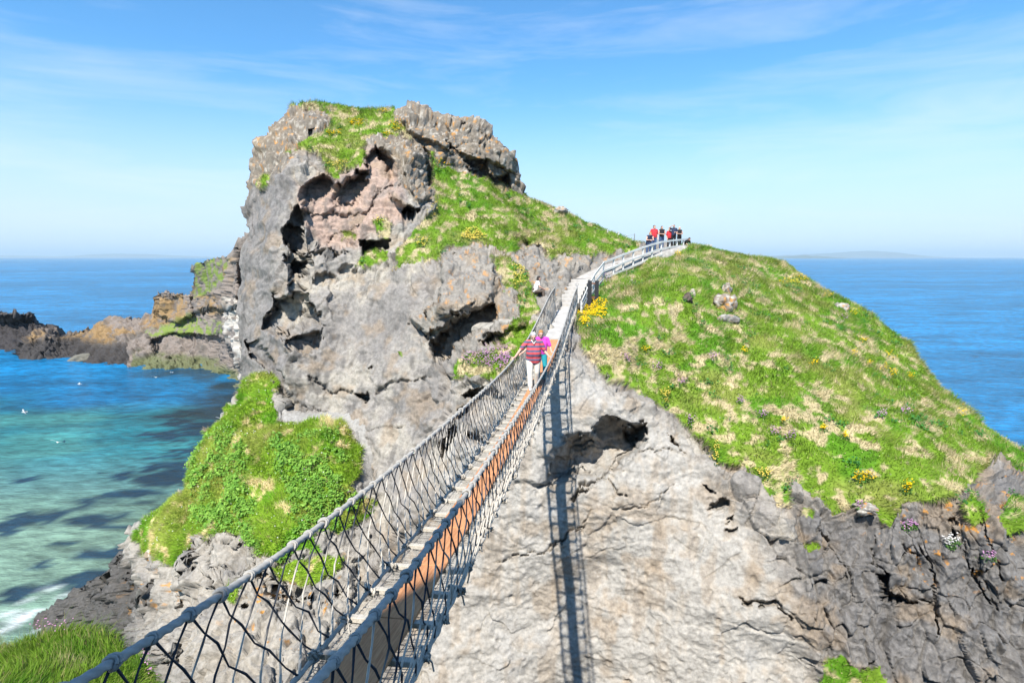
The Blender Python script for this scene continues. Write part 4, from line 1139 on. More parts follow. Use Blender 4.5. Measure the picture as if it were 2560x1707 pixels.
for y0 in by:
    for s in (-1, 1):
        q = foot_pt(s, y0)
        if first is None:
            first = mesh_np('lashing', *lv, M_LASH, bridge, smooth=True); o = first
        else:
            o = link(bpy.data.objects.new('lashing', first.data), bridge)
        o.location = q - BL + np.array([0, 0, 0.015])
        o.rotation_euler = (rng.normal(0, .3), rng.normal(0, .3), rng.random() * 6.28)
        o.scale = [1.0 + 0.25 * rng.random()] * 3
M_STEEL = simple_mat('galvanised_steel', (0.42, 0.43, 0.44), 0.45, 0.15, 30, metallic=0.7)
for s in (-1, 1):
    q = rail_pt(s, 28.25)
    th = np.linspace(0, 2 * math.pi, 17)
    v, f = join([tube(np.array([q + [0, 0.05, -1.35], q + [0, 0.05, 0.1]]), 0.022, 8), tube(q + np.stack([0.07 * np.cos(th), th * 0 + 0.05, 0.16 + 0.07 * np.sin(th)], -1), 0.012, 6, cap=False)])
    bpart('anchor_post', v, f, M_STEEL, smooth=True)

# ------------------------------------------------------------------ landing, steps, footpath
M_CONC = simple_mat('pale_concrete', (0.45, 0.425, 0.39), 0.9, 0.22, 3.0, 0.4, bscale=40)
yy = np.linspace(23.55, 30.2, 14)
cx = np.interp(yy, [23.55, 27, 30.2], [float(mid_x(23.55)) + 0.05, 2.42, 2.92])
cz = -3.37 + (yy - 23.55) * 0.1128 + 0.03
V, Fq = [], []
for i in range(len(yy)):
    for sx in (-0.47, 0.47):
        V.append((cx[i] + sx, yy[i], cz[i])); 
    for sx in (0.47, -0.47):
        V.append((cx[i] + sx, yy[i], cz[i] - 0.5))
for i in range(len(yy) - 1):
    for q in range(4):
        Fq.append((i * 4 + q, i * 4 + (q + 1) % 4, i * 4 + 4 + (q + 1) % 4, i * 4 + 4 + q))
Fq += [(3, 2, 1, 0), tuple(4 * (len(yy) - 1) + q for q in range(4))]
tag(mesh_np('landing_path', V, Fq, M_CONC), kind='structure')

steps = empty('concrete_steps', (2.95, 30.2, -2.62))
tag(steps, 'flight of pale concrete steps climbing from the far end of the rope bridge', 'steps')
p0, p1 = np.array([2.95, 30.15, -2.60]), np.array([3.95, 33.75, -1.28])
NST = 7
dr = unit([p1[0] - p0[0], p1[1] - p0[1], 0]); sd = np.array([dr[1], -dr[0], 0])
for k in range(NST):
    q = p0 + (p1 - p0) * (k + 0.5) / NST
    rise = (p1[2] - p0[2]) / NST; run = np.linalg.norm((p1 - p0)[:2]) / NST
    top_z = p0[2] + rise * (k + 1)
    v, f = box((0, 0, 0), (0.52 + 0.02 * k, run / 2 + 0.03, 0.24), sd, dr, bev=0.012)
    o = mesh_np('step', v, f, M_CONC, steps)
    o.location = np.array([q[0], q[1], top_z - 0.24]) - np.array(steps.location)

way_pts = [(3.98, 33.85, -1.28)] + [tuple(at(*q)) for q in ((1478, 683, 34.6), (1512, 668, 35.6), (1560, 652, 36.8), (1610, 637, 38.0), (1655, 624, 39.2), (1705, 614, 40.8), (1760, 612, 43))]
wp = np.array(way_pts)
t_ = np.linspace(0, len(wp) - 1, 40)
wc = np.stack([np.interp(t_, np.arange(len(wp)), wp[:, i]) for i in range(3)], -1)
for _ in range(3): wc[1:-1] = 0.25 * wc[:-2] + 0.5 * wc[1:-1] + 0.25 * wc[2:]
tg = np.gradient(wc, axis=0); tg[:, 2] = 0; tg /= np.linalg.norm(tg, axis=1, keepdims=True)
sdv = np.stack([tg[:, 1], -tg[:, 0], tg[:, 0] * 0], -1)
prof = [(-0.65, -0.4), (-0.6, 0.0), (-0.2, 0.02), (0.3, 0.02), (0.62, 0.0), (0.68, -0.5)]
V = np.array([[wc[i] + sdv[i] * a_ + np.array([0, 0, b_]) for a_, b_ in prof] for i in range(len(wc))])
i_ = np.arange(V.shape[0] * V.shape[1]).reshape(V.shape[:2])
Fq = np.stack([i_[:-1, :-1], i_[:-1, 1:], i_[1:, 1:], i_[1:, :-1]], -1).reshape(-1, 4)
tag(mesh_np('footpath', V, Fq, simple_mat('trodden_gravel', (0.40, 0.375, 0.34), 0.95, 0.3, 4.0, 0.6, bscale=30), smooth=True), kind='structure')

# ------------------------------------------------------------------ fences and posts on the island
M_WHITE = wood_mat('pale_weathered_paint', (0.66, 0.66, 0.64), (0.50, 0.50, 0.49))
M_BLACK = simple_mat('tarred_timber', (0.030, 0.031, 0.034), 0.6, 0.3, 12, 0.3)
M_RUST = simple_mat('rusty_brown_bar', (0.20, 0.085, 0.045), 0.8, 0.3, 20)
fpts = [(1453, 777, 30.1), (1468, 750, 31.2), (1484, 730, 32.3), (1508, 702, 34.2), (1533, 692, 34.9), (1557, 681, 35.6), (1582, 671, 36.3), (1606, 661, 36.9), (1629, 650, 37.5), (1652, 642, 38.2), (1673, 637, 39.0), (1691, 634, 39.8), (1707, 632, 40.6), (1716, 632, 41.2)]
fp = np.array([at(*q) for q in fpts])
tops_px = [(1453, 752), (1468, 718), (1484, 686), (1506, 655), (1533, 645), (1557, 635), (1582, 626), (1606, 617), (1629, 610), (1652, 604), (1673, 601), (1691, 599), (1707, 598), (1716, 597)]
ft = np.array([at(u, v, q[2]) for (u, v), q in zip(tops_px, fpts)])
fence = empty('post_and_rail_fence', tuple(fp[0]))
tag(fence, 'pale grey post and rail fence climbing beside the footpath on the crest', 'fence')
FL = np.array(fence.location)
for a, b in zip(fp, ft):
    b = np.array([a[0], a[1], b[2]])
    v, f = box((a + b) / 2 + [0, 0, -0.08], (0.05, 0.05, (b[2] - a[2]) / 2 + 0.10), bev=0.008)
    mesh_np('post', v - FL, f, M_WHITE, fence)
for i in range(len(fp) - 1):
    for h in (0.97, 0.52, 0.12):
        a = fp[i] + (np.array([fp[i][0], fp[i][1], ft[i][2]]) - fp[i]) * h; b = fp[i + 1] + (np.array([fp[i + 1][0], fp[i + 1][1], ft[i + 1][2]]) - fp[i + 1]) * h
        t = unit(b - a); up = unit(np.cross(np.cross(t, [0, 0, 1]), t)); sdx = np.cross(t, up)
        off = -np.sign(sdx[1]) * sdx * 0.075
        v, f = box((a + b) / 2 - off * 0 + np.array([0.02, -0.075, 0]), (np.linalg.norm(b - a) / 2 - 0.004, 0.022, 0.055), t, sdx, up)
        mesh_np('rail', v - FL, f, M_WHITE, fence)

g0, g1 = at(1473.5, 757, 30.9), at(1491, 757, 30.9)
frame = empty('black_timber_frame', tuple(g0))
tag(frame, 'short black timber posts joined by two brown bars beside the steps', 'posts')
GL = np.array(frame.location)
for g in (g0, g1):
    v, f = box(g + [0, 0, 0.5], (0.10, 0.09, 0.70), bev=0.012)
    mesh_np('post', v - GL, f, M_BLACK, frame)
for h in (1.05, 0.30):
    v, f = box((g0 + g1) / 2 + [0, -0.03, h], (abs(g1[0] - g0[0]) / 2 - 0.08, 0.045, 0.04))
    mesh_np('crossbar', v - GL, f, M_RUST, frame)

wf_ = empty('wire_fence', tuple(at(1545, 603, 41.6)))
tag(wf_, 'low wire fence with white posts along the grassy ridge behind the path', 'fence')
WL = np.array(wf_.location)
wires = []
for (u, vt_, vb_) in ((1492, 571, 590), (1519, 574, 596), (1546, 579, 606), (1566, 588, 612), (1586, 584, 616)):
    a, b = at(u, vb_, 41.8), at(u, vt_, 41.8)
    v, f = box((a + b) / 2, (0.045 if u < 1580 else 0.02, 0.045, (b[2] - a[2]) / 2), bev=0.006)
    mesh_np('post', v - WL, f, M_WHITE if u < 1580 else M_STEEL, wf_)
    wires.append(b - [0, 0, 0.06])
v, f = join([tube(np.array(wires) - [0, 0.06, 0], 0.008, 4), tube(np.array(wires) - [0, 0.06, 0.3], 0.008, 4)])
mesh_np('wire', v - WL, f, M_STEEL, wf_)

# ------------------------------------------------------------------ plants
def surf(S, u, v):
    """Point and normal of a terrain sheet that shows at photograph pixel (u, v)."""
    r0, r1 = S.nsk, S.nsk + S.rows
    k = np.argmin((S.U[r0:r1] - u) ** 2 + (S.V[r0:r1] - v) ** 2)
    i, j = np.unravel_index(k, (S.rows, S.U.shape[1]))
    return S.P[r0 + i, j], S.N[r0 + i, j]

def blades(name, S, n, weight, length, width, seed, bend=True, flow=0.7, straw=None, gain=1.0, upk=0.55):
    P, Nn, i, j = S.scatter(n, weight, seed)
    r = np.random.default_rng(seed + 100)
    col = S.color[i, j]
    fx = perlin(P / 1.7 + 5); fy = perlin(P / 1.7 + 55)
    down = -np.array([0, 0, 1.0]) + Nn * Nn[:, 2:3]
    d = upk * np.array([0, 0, 1.0]) + 0.45 * Nn + 0.55 * down + flow * np.stack([fx, fy, 0 * fx], -1) * 1.6 + r.normal(0, 0.34, (n, 3))
    d /= np.linalg.norm(d, axis=1, keepdims=True)
    L_ = r.uniform(*length, n) * (0.75 + 0.5 * sst(-0.5, 0.5, fbm(P / 2.3 + 70, 2)))
    side = np.cross(d, r.normal(size=(n, 3))); side /= np.linalg.norm(side, axis=1, keepdims=True)
    w = r.uniform(*width, n)[:, None]
    base = P - Nn * 0.02
    tip = base + d * L_[:, None]
    k = (0.78 + 0.55 * r.random(n))[:, None]
    c = col * k * gain
    yel = r.random(n)[:, None]
    c = c * np.array([1 + 0.0, 1.0, 1.0]) + (yel > 0.86) * (np.array([0.34, 0.29, 0.12]) - c) * 0.7
    if bend:
        mid = base + d * (L_ * 0.55)[:, None]
        tip = tip + (down * 0.35 - np.array([0, 0, 0.25])) * L_[:, None] * 0.6
        V = np.stack([base - side * w, base + side * w, mid - side * w * 0.75, mid + side * w * 0.75, tip], 1)
        o = np.arange(n)[:, None] * 5
        f = np.concatenate([o + [0, 1, 3], o + [0, 3, 2], o + [2, 3, 4]])
        cc = np.stack([c * 0.9, c * 0.9, c, c, c * 1.12], 1)
    else:
        V = np.stack([base - side * w, base + side * w, tip], 1)
        f = np.arange(n * 3).reshape(n, 3)
        cc = np.stack([c * 0.92, c * 0.92, c * 1.1], 1)
    return tag(mesh_np(name, V, f, M_BLADE, color=np.clip(cc, 0, 1)), kind='stuff')

M_BLADE = attr_mat('grass_blade', 0.75, 0.2, 0.3)
M_LEAF = attr_mat('leaf', 0.6, 0.3, 0.3)
M_PETAL = attr_mat('petal', 0.7, 0.2, 0.2)
ga = sst(0.4, 0.8, grass) * (1 - way)
ga[A.nsk + A.rows + 1:] *= 0.15; ga[:, A.U[-1] > 2620] *= 0.2
tag(blades('hill_grass', A, 190000, ga, (0.12, 0.30), (0.010, 0.020), 3, bend=False, gain=1.08), 'long green and straw coloured grass over the island slopes', 'grass')
# longer fringe standing up along the skyline and the turf's rim
rim = ga * 0
rim[A.nsk + A.rows - 6:A.nsk + A.rows + 1] = ga[A.nsk + A.rows - 6:A.nsk + A.rows + 1]
rim = np.maximum(rim, 0.25 * sst(0.1, 0.4, grass) * (1 - sst(0.6, 0.95, grass)) * (1 - way))
rim[:, A.U[-1] > 2600] = 0
tag(blades('fringe_grass', A, 16000, rim, (0.18, 0.42), (0.008, 0.016), 5, bend=True, gain=1.05, upk=0.9), 'tall grass fringe along the skyline and the rim of the cliffs', 'grass')
gbw = sst(0.4, 0.8, gb)
gbw[B.nsk + B.rows + 1:] *= 0.2
tag(blades('mound_grass', B, 75000, gbw, (0.12, 0.30), (0.010, 0.020), 7, bend=False, gain=1.42), 'fresh green grass on the mound left of the bridge', 'grass')
gcw = gc.copy(); gcw[:Cs.nsk] = 0; gcw *= (Cs.U > -260) * (Cs.V < 1880)
tag(blades('near_grass', Cs, 42000, gcw, (0.10, 0.30), (0.0035, 0.0075), 9, bend=True, gain=1.2, upk=0.9), 'meadow grass on the near slope at the lower left corner', 'grass')
gcs = gcw * (Cs.V < 1650)
tag(blades('seeding_grass', Cs, 1500, gcs, (0.30, 0.62), (0.002, 0.004), 11, bend=True, gain=1.0, upk=1.3), 'tall straw coloured seed stalks on the near slope', 'grass')

def leaf_clumps(name, S, centres, n_leaf, size, spread, seed, c0, c1):
    """Rosettes of broad rounded leaves."""
    r = np.random.default_rng(seed)
    m_ = len(centres)
    ctr = np.repeat(centres[:, None], n_leaf, 1)
    off = r.normal(0, spread, (m_, n_leaf, 3)); off[..., 2] = np.abs(off[..., 2]) * 0.8
    p = (ctr + off).reshape(-1, 3)
    nn = r.normal(0, 0.5, (len(p), 3)) + np.array([0, -0.35, 1.0]); nn /= np.linalg.norm(nn, axis=1, keepdims=True)
    t = np.cross(nn, r.normal(size=(len(p), 3))); t /= np.linalg.norm(t, axis=1, keepdims=True)
    b = np.cross(nn, t)
    s_ = (r.uniform(*size, len(p)) * np.repeat(r.uniform(0.6, 1.35, m_), n_leaf))[:, None]
    V = np.stack([p - t * s_, p - t * s_ * .3 + b * s_ * .62, p + t * s_ * .55 + b * s_ * .5 + nn * s_ * .1, p + t * s_ * 1.1 - nn * s_ * .15, p + t * s_ * .55 - b * s_ * .5 + nn * s_ * .1, p - t * s_ * .3 - b * s_ * .62], 1)
    o = np.arange(len(p))[:, None] * 6
    f = np.concatenate([o + [0, 5, 4], o + [0, 4, 3], o + [0, 3, 2], o + [0, 2, 1]])
    k = np.clip(np.repeat(r.random(m_), n_leaf)[:, None] * 0.75 + 0.25 * r.random((len(p), 1)), 0, 1)
    c = (np.array(c0) * (1 - k) + np.array(c1) * k) * (0.8 + 0.4 * r.random((len(p), 1)))
    return V, f, np.repeat(c[:, None], 6, 1)
wl_ = gbw * B.area([[(470, 1130), (560, 1080), (700, 1100), (830, 1090), (880, 1200), (900, 1260), (860, 1330), (760, 1320), (720, 1400), (640, 1390), (560, 1330), (480, 1300)]], 20) * sst(-0.15, 0.25, fbm(B.P / 1.6 + 9, 3))
Pc, _, _, _ = B.scatter(1250, wl_, 21)
V, f, c = leaf_clumps('x', B, Pc + [0, 0, 0.10], 12, (0.035, 0.075), 0.10, 22, (0.11, 0.29, 0.03), (0.31, 0.52, 0.08))
tag(mesh_np('leafy_plants', V, f, M_LEAF, color=c), 'bright green broad leaved plants covering the mound', 'plants', kind='stuff')
wl2 = ga * sst(0.35, 0.6, fbm(A.P / 1.3 + 19, 3))
Pc, _, _, _ = A.scatter(700, wl2, 23)
V, f, c = leaf_clumps('x', A, Pc + [0, 0, 0.06], 10, (0.03, 0.06), 0.11, 24, (0.04, 0.16, 0.03), (0.08, 0.26, 0.04))
tag(mesh_np('leafy_plants', V, f, M_LEAF, color=c), 'dark green leafy herbs scattered through the hill grass', 'plants', kind='stuff')

# ---- flowers
def blooms(S, pts, size, col, seed, up=0.08):
    """Small domed blossoms at the given points."""
    r = np.random.default_rng(seed)
    n = len(pts)
    p = pts + np.array([0, 0, 1.0]) * (up * r.uniform(0.5, 1.4, n))[:, None]
    s_ = r.uniform(0.7, 1.3, n)[:, None] * size
    th = np.linspace(0, 2 * math.pi, 6)[:-1]
    ringv = [p + s_ * np.array([math.cos(t), math.sin(t), -0.25]) for t in th]
    V = np.stack(ringv + [p + s_ * np.array([0, 0, 0.6])], 1)
    o = np.arange(n)[:, None] * 6
    f = np.concatenate([o + [q, (q + 1) % 5, 5] for q in range(5)])
    c = np.array(col) * (0.75 + 0.5 * r.random((n, 1)))
    return V.reshape(-1, 3), f, np.repeat(c[:, None], 6, 1).reshape(-1, 3)

def clump(name, label, cat, S, u, v, ru, rv, n, size, col, seed, group=None, leaf=True, up=0.17):
    r = np.random.default_rng(seed)
    pts = []
    for _ in range(n):
        a_, q = r.random() * 6.283, math.sqrt(r.random())
        w = 1 + 0.25 * math.sin(3 * a_ + seed)
        pts.append(surf_fast(S, u + ru * w * q * math.cos(a_), v + rv * w * q * math.sin(a_)))
    pts = np.array(pts) + r.normal(0, 0.03, (n, 3))
    base, _n = surf(S, u, v)
    e = empty(name, tuple(base)); tag(e, label, cat, group)
    V, f, c = blooms(S, pts, size, col, seed, up)
    tag(mesh_np('blooms', V - base, f, M_PETAL, e, color=c), kind='stuff')
    if leaf:
        V, f, c = leaf_clumps('x', S, pts[::2], 5, (0.02, 0.045), 0.05, seed + 1, (0.05, 0.13, 0.02), (0.10, 0.22, 0.04))
        tag(mesh_np('leaves', V.reshape(-1, 3) - base, f, M_LEAF, e, color=c.reshape(-1, 3)), kind='stuff')
    return e

_fast = {}
def surf_fast(S, u, v):
    if id(S) not in _fast:
        r0, r1 = S.nsk, S.nsk + S.rows
        _fast[id(S)] = (S.U[r0:r1], S.V[r0:r1], S.P[r0:r1])
    U, V, P = _fast[id(S)]
    j = int(np.clip(np.searchsorted(U[-1], u), 0, U.shape[1] - 1))
    i = int(np.argmin(np.abs(V[:, j] - v)))
    return P[i, j]

YEL, YEL2, PINK, WHT = (0.80, 0.52, 0.0), (0.74, 0.58, 0.10), (0.52, 0.27, 0.46), (0.72, 0.70, 0.66)
big = [('large dense bright yellow flower clump below the black timber posts', 1482, 781, 40, 22, 620, 0.045, YEL),
       ('smaller bright yellow flower clump just below the largest one beside the bridge end', 1461, 816, 13, 11, 90, 0.042, YEL),
       ('broad pale yellow flower bush on the green slope under the knob', 1182, 590, 30, 14, 260, 0.042, YEL2),
       ('pale yellow flower bush above the rock by the seated person', 1297, 696, 20, 30, 170, 0.034, YEL2),
       ('pale yellow flowers at the left foot of the green slope', 1056, 613, 20, 13, 80, 0.034, YEL2),
       ('pale yellow flower tuft beside the small cave in the knob', 1079, 538, 12, 12, 60, 0.034, YEL2),
       ('pale yellow flowers hanging at the lower tip of the knob turf', 848, 418, 26, 13, 80, 0.034, YEL2),
       ('pale yellow flower tuft on a ledge inside the pink recess', 949, 558, 14, 7, 40, 0.034, YEL2),
       ('bright yellow flower streak under the dark crown rocks', 1112, 406, 24, 9, 70, 0.034, YEL),
       ('orange yellow flower patch on the left of the knob turf', 832, 336, 20, 7, 60, 0.036, YEL),
       ('yellow flower streak in the middle of the knob turf', 895, 311, 24, 7, 80, 0.036, YEL),
       ('yellow flower patch at the right edge of the knob turf', 990, 322, 18, 10, 70, 0.036, YEL),
       ('deep yellow flower patch at the lower rim of the knob turf', 967, 341, 12, 5, 40, 0.036, YEL),
       ('yellow flower patch on the skyline of the knob', 957, 283, 12, 5, 36, 0.036, YEL),
       ('bright yellow flower patch on the crest below the fence end', 1692, 639, 12, 6, 50, 0.034, YEL),
       ('bright yellow flower clump above the lower rim of the right slope', 2154, 1202, 30, 12, 110, 0.026, YEL),
       ('tall narrow yellow flower clump near the lower rim of the right slope', 2269, 1230, 10, 12, 44, 0.026, YEL),
       ('pale yellow flower clump beside the long crack under the right slope', 1908, 1194, 16, 12, 60, 0.028, YEL2),
       ('pale yellow flower bush overhanging the pale cliff below the slope', 1660, 997, 12, 16, 60, 0.028, YEL2),
       ('narrow pale yellow flower strip down the edge of the pale cliff', 1786, 1140, 9, 26, 60, 0.028, YEL2),
       ('long yellow flower streak high on the far edge of the right slope', 1985, 706, 34, 9, 90, 0.034, YEL)]
for k, (lab, u, v, ru, rv, n, s_, col) in enumerate(big):
    clump('yellow_flower_clump', lab, 'flowers', A, u, v, ru, rv, n, s_, col, 300 + k)
for k, (u, v, r_, lab) in enumerate(((2065, 749, 12, 'small yellow flower tuft just right of the long streak near the skyline'), (2130, 791, 10, 'small yellow flower tuft right of the pale outcrop near the skyline'), (2154, 858, 12, 'wide small yellow tuft in the upper middle of the right slope'), (2134, 888, 10, 'small yellow tuft under the wide one in the upper right slope'),
        (2033, 917, 12, 'small yellow tuft beside dark leaves in the centre of the right slope'), (2209, 928, 10, 'leftmost of three small yellow tufts near the right slope edge'), (2230, 942, 9, 'middle one of three small yellow tufts near the right slope edge'), (2272, 949, 8, 'rightmost of three small yellow tufts near the right slope edge'),
        (1860, 884, 9, 'lone small yellow tuft left of the centre of the right slope'), (1957, 1060, 8, 'small yellow tuft between pink thrift low on the right slope'), (2404, 1036, 16, 'pale yellow strip on the far right cliff edge above the sea'), (2220, 894, 18, 'loose pale yellow drift just above three small tufts'),
        (2110, 1095, 7, 'tiny yellow tuft above the bright clump low on the right slope'), (1610, 880, 8, 'small yellow tuft low on the slope right of the walkers'), (2050, 1085, 7, 'tiny yellow tuft right of the pink thrift row'), (2170, 915, 6, 'tiny yellow tuft under the loose pale drift'))):
    clump('yellow_flower_clump', lab, 'flowers', A, u, v, r_, r_ * 0.6, 26, 0.030, YEL, 340 + k, 'small yellow tufts on the right slope')
clump('pink_flower_clump', 'wide drift of pink thrift on the rock left of the walkers', 'flowers', A, 1228, 902, 60, 26, 420, 0.034, PINK, 401)
for k, (lab, u, v, ru, rv, n, col) in enumerate((('pink thrift clump at the lower rim of the right slope', 2143, 1276, 10, 14, 50, PINK), ('pink thrift cushion hanging over the dark cliff', 2269, 1318, 20, 9, 70, PINK), ('white and pink flower clump low on the dark cliff', 2377, 1361, 20, 12, 70, WHT),
        ('pale pink thrift behind the black timber posts', 1518, 707, 16, 10, 60, PINK))):
    clump('pink_flower_clump', lab, 'flowers', A, u, v, ru, rv, n, 0.026, col, 410 + k)
for k, (u, v, lab) in enumerate(((1904, 1045, 'topmost of three pink thrift tufts low on the right slope'), (1935, 1083, 'middle one of three pink thrift tufts low on the right slope'), (1976, 1097, 'lowest of three pink thrift tufts low on the right slope'), (2104, 807, 'pink thrift tuft under the pale outcrop near the skyline'),
        (1573, 707, 'tall pink thrift tuft below the middle of the fence'), (1640, 925, 'pink thrift tuft above the rim of the pale cliff'), (1700, 960, 'pink thrift tuft right above the overhanging yellow bush'), (2200, 1050, 'pink thrift tuft in the straw patches at the right'),
        (1560, 905, 'pink thrift tuft nearest the bridge end on the right slope'), (2467, 1392, 'pink thrift tuft far right on the dark cliff'), (1850, 1010, 'pink thrift tuft up left of the row of three'), (2258, 1040, 'pink thrift tuft near the right edge of the slope'), (1780, 905, 'white pink thrift tuft in the left centre of the slope'), (1725, 1060, 'pink thrift tuft at the rim right of the pale cliff'))):
    clump('pink_flower_clump', lab, 'flowers', A, u, v, 13, 9, 34, 0.026, PINK, 430 + k, 'small pink tufts on the right slope')
for k, (lab, u, v, ru, rv, n) in enumerate((('pink thrift heads on stalks at the near slope skyline', 125, 1585, 60, 22, 30), ('cluster of pink thrift heads at the right rim of the near slope', 362, 1655, 26, 22, 26))):
    clump('pink_flower_clump', lab, 'flowers', Cs, u, v, ru, rv, n, 0.013, (0.62, 0.30, 0.50), 460 + k, leaf=False, up=0.26)
Pc, _, _, _ = B.scatter(260, gbw, 31)
V, f, c = blooms(B, Pc, 0.030, WHT, 32, 0.16)
tag(mesh_np('white_flowers', V, f, M_PETAL, color=c), 'tiny white flower heads sprinkled over the mound', 'flowers', kind='stuff')
Pc, _, _, _ = A.scatter(900, ga * (A.U > 1430), 33)
V, f, c = blooms(A, Pc, 0.020, (0.70, 0.62, 0.30), 34, 0.10)
tag(mesh_np('small_flowers', V, f, M_PETAL, color=c), 'tiny pale flower heads sprinkled through the hill grass', 'flowers', kind='stuff')

# ------------------------------------------------------------------ people
_th = np.linspace(0, 2 * math.pi, 13)[:-1]
def capsule(a, b, ra, rb, n=12):
    a, b = np.asarray(a, float), np.asarray(b, float)
    ax = b - a; L_ = np.linalg.norm(ax)
    ax = ax / L_ if L_ > 1e-6 else np.array([0, 0, 1.0])
    pts = [a - ax * ra * q for q in (0.95, 0.6)] + [a, (a + b) / 2, b] + [b + ax * rb * q for q in (0.6, 0.95)]
    rad = [ra * 0.3, ra * 0.8, ra, (ra + rb) / 2, rb, rb * 0.8, rb * 0.3]
    return tube(np.array(pts), np.array(rad), n)

def ball(c, r, rot=None):
    ph = np.linspace(0, math.pi, 9)[1:-1]
    V = [[0, 0, 1]]
    for p in ph:
        for t in _th: V.append([math.sin(p) * math.cos(t), math.sin(p) * math.sin(t), math.cos(p)])
    V.append([0, 0, -1])
    n = 12; Fq = []
    for q in range(n): Fq.append((0, 1 + q, 1 + (q + 1) % n, 1 + (q + 1) % n))
    for k in range(len(ph) - 1):
        for q in range(n): Fq.append((1 + k * n + q, 1 + k * n + n + q, 1 + k * n + n + (q + 1) % n, 1 + k * n + (q + 1) % n))
    l = 1 + n * len(ph)
    for q in range(n): Fq.append((l, l - n + (q + 1) % n, l - n + q, l - n + q))
    V = np.array(V) * np.asarray(r, float)
    if rot is not None: V = V @ np.asarray(rot).T
    return V + np.asarray(c, float), np.array(Fq)

def fuse(name, parts, voxel, mat, parent, smooth_it=3):
    """Several overlapping volumes grown into one continuous skin."""
    v, f = join(parts)
    me = bpy.data.meshes.new('tmp'); me.from_pydata(v.tolist(), [], tris(f).tolist()); me.update()
    o = bpy.data.objects.new('tmp', me); COL.objects.link(o)
    r = o.modifiers.new('r', 'REMESH'); r.mode = 'VOXEL'; r.voxel_size = voxel; r.use_smooth_shade = True
    if smooth_it:
        s_ = o.modifiers.new('s', 'SMOOTH'); s_.factor = 0.5; s_.iterations = smooth_it
    dg = bpy.context.evaluated_depsgraph_get()
    out = bpy.data.meshes.new_from_object(o.evaluated_get(dg))
    out.name = name
    bpy.data.objects.remove(o); bpy.data.meshes.remove(me)
    out.materials.clear(); out.materials.append(mat)
    return link(bpy.data.objects.new(name, out), parent)

def rotx(a):
    c_, s_ = math.cos(a), math.sin(a)
    return np.array([[1, 0, 0], [0, c_, -s_], [0, s_, c_]])
def rotz(a):
    c_, s_ = math.cos(a), math.sin(a)
    return np.array([[c_, -s_, 0], [s_, c_, 0], [0, 0, 1]])

M_SKIN = simple_mat('skin', (0.60, 0.36, 0.27), 0.6, 0.08, 8)
M_EYE = simple_mat('eye', (0.03, 0.025, 0.02), 0.3)
def cloth(name, col): return simple_mat(name, col, 0.9, 0.12, 14, 0.3, bscale=60)
def hair_mat(name, col): return simple_mat(name, col, 0.6, 0.35, 40, 0.6, bscale=120, stretch=(1, 1, 0.3))

STAND = dict(pelvis=(0, 0, .95), belly=(0, -.02, 1.08), chest=(0, 0, 1.28), neck=(0, 0.0, 1.46), head=(0, -.02, 1.60), sl=(-.19, 0, 1.41), sr=(.19, 0, 1.41),
             el=(-.25, .03, 1.13), er=(.25, .03, 1.13), wl=(-.24, -.08, .89), wr=(.24, -.08, .89), hl=(-.095, 0, .92), hr=(.095, 0, .92),
             kl=(-.10, -.02, .50), kr=(.10, -.02, .50), al=(-.10, .02, .09), ar=(.10, .02, .09), tl=(-.12, -.14, .035), tr=(.12, -.14, .035))

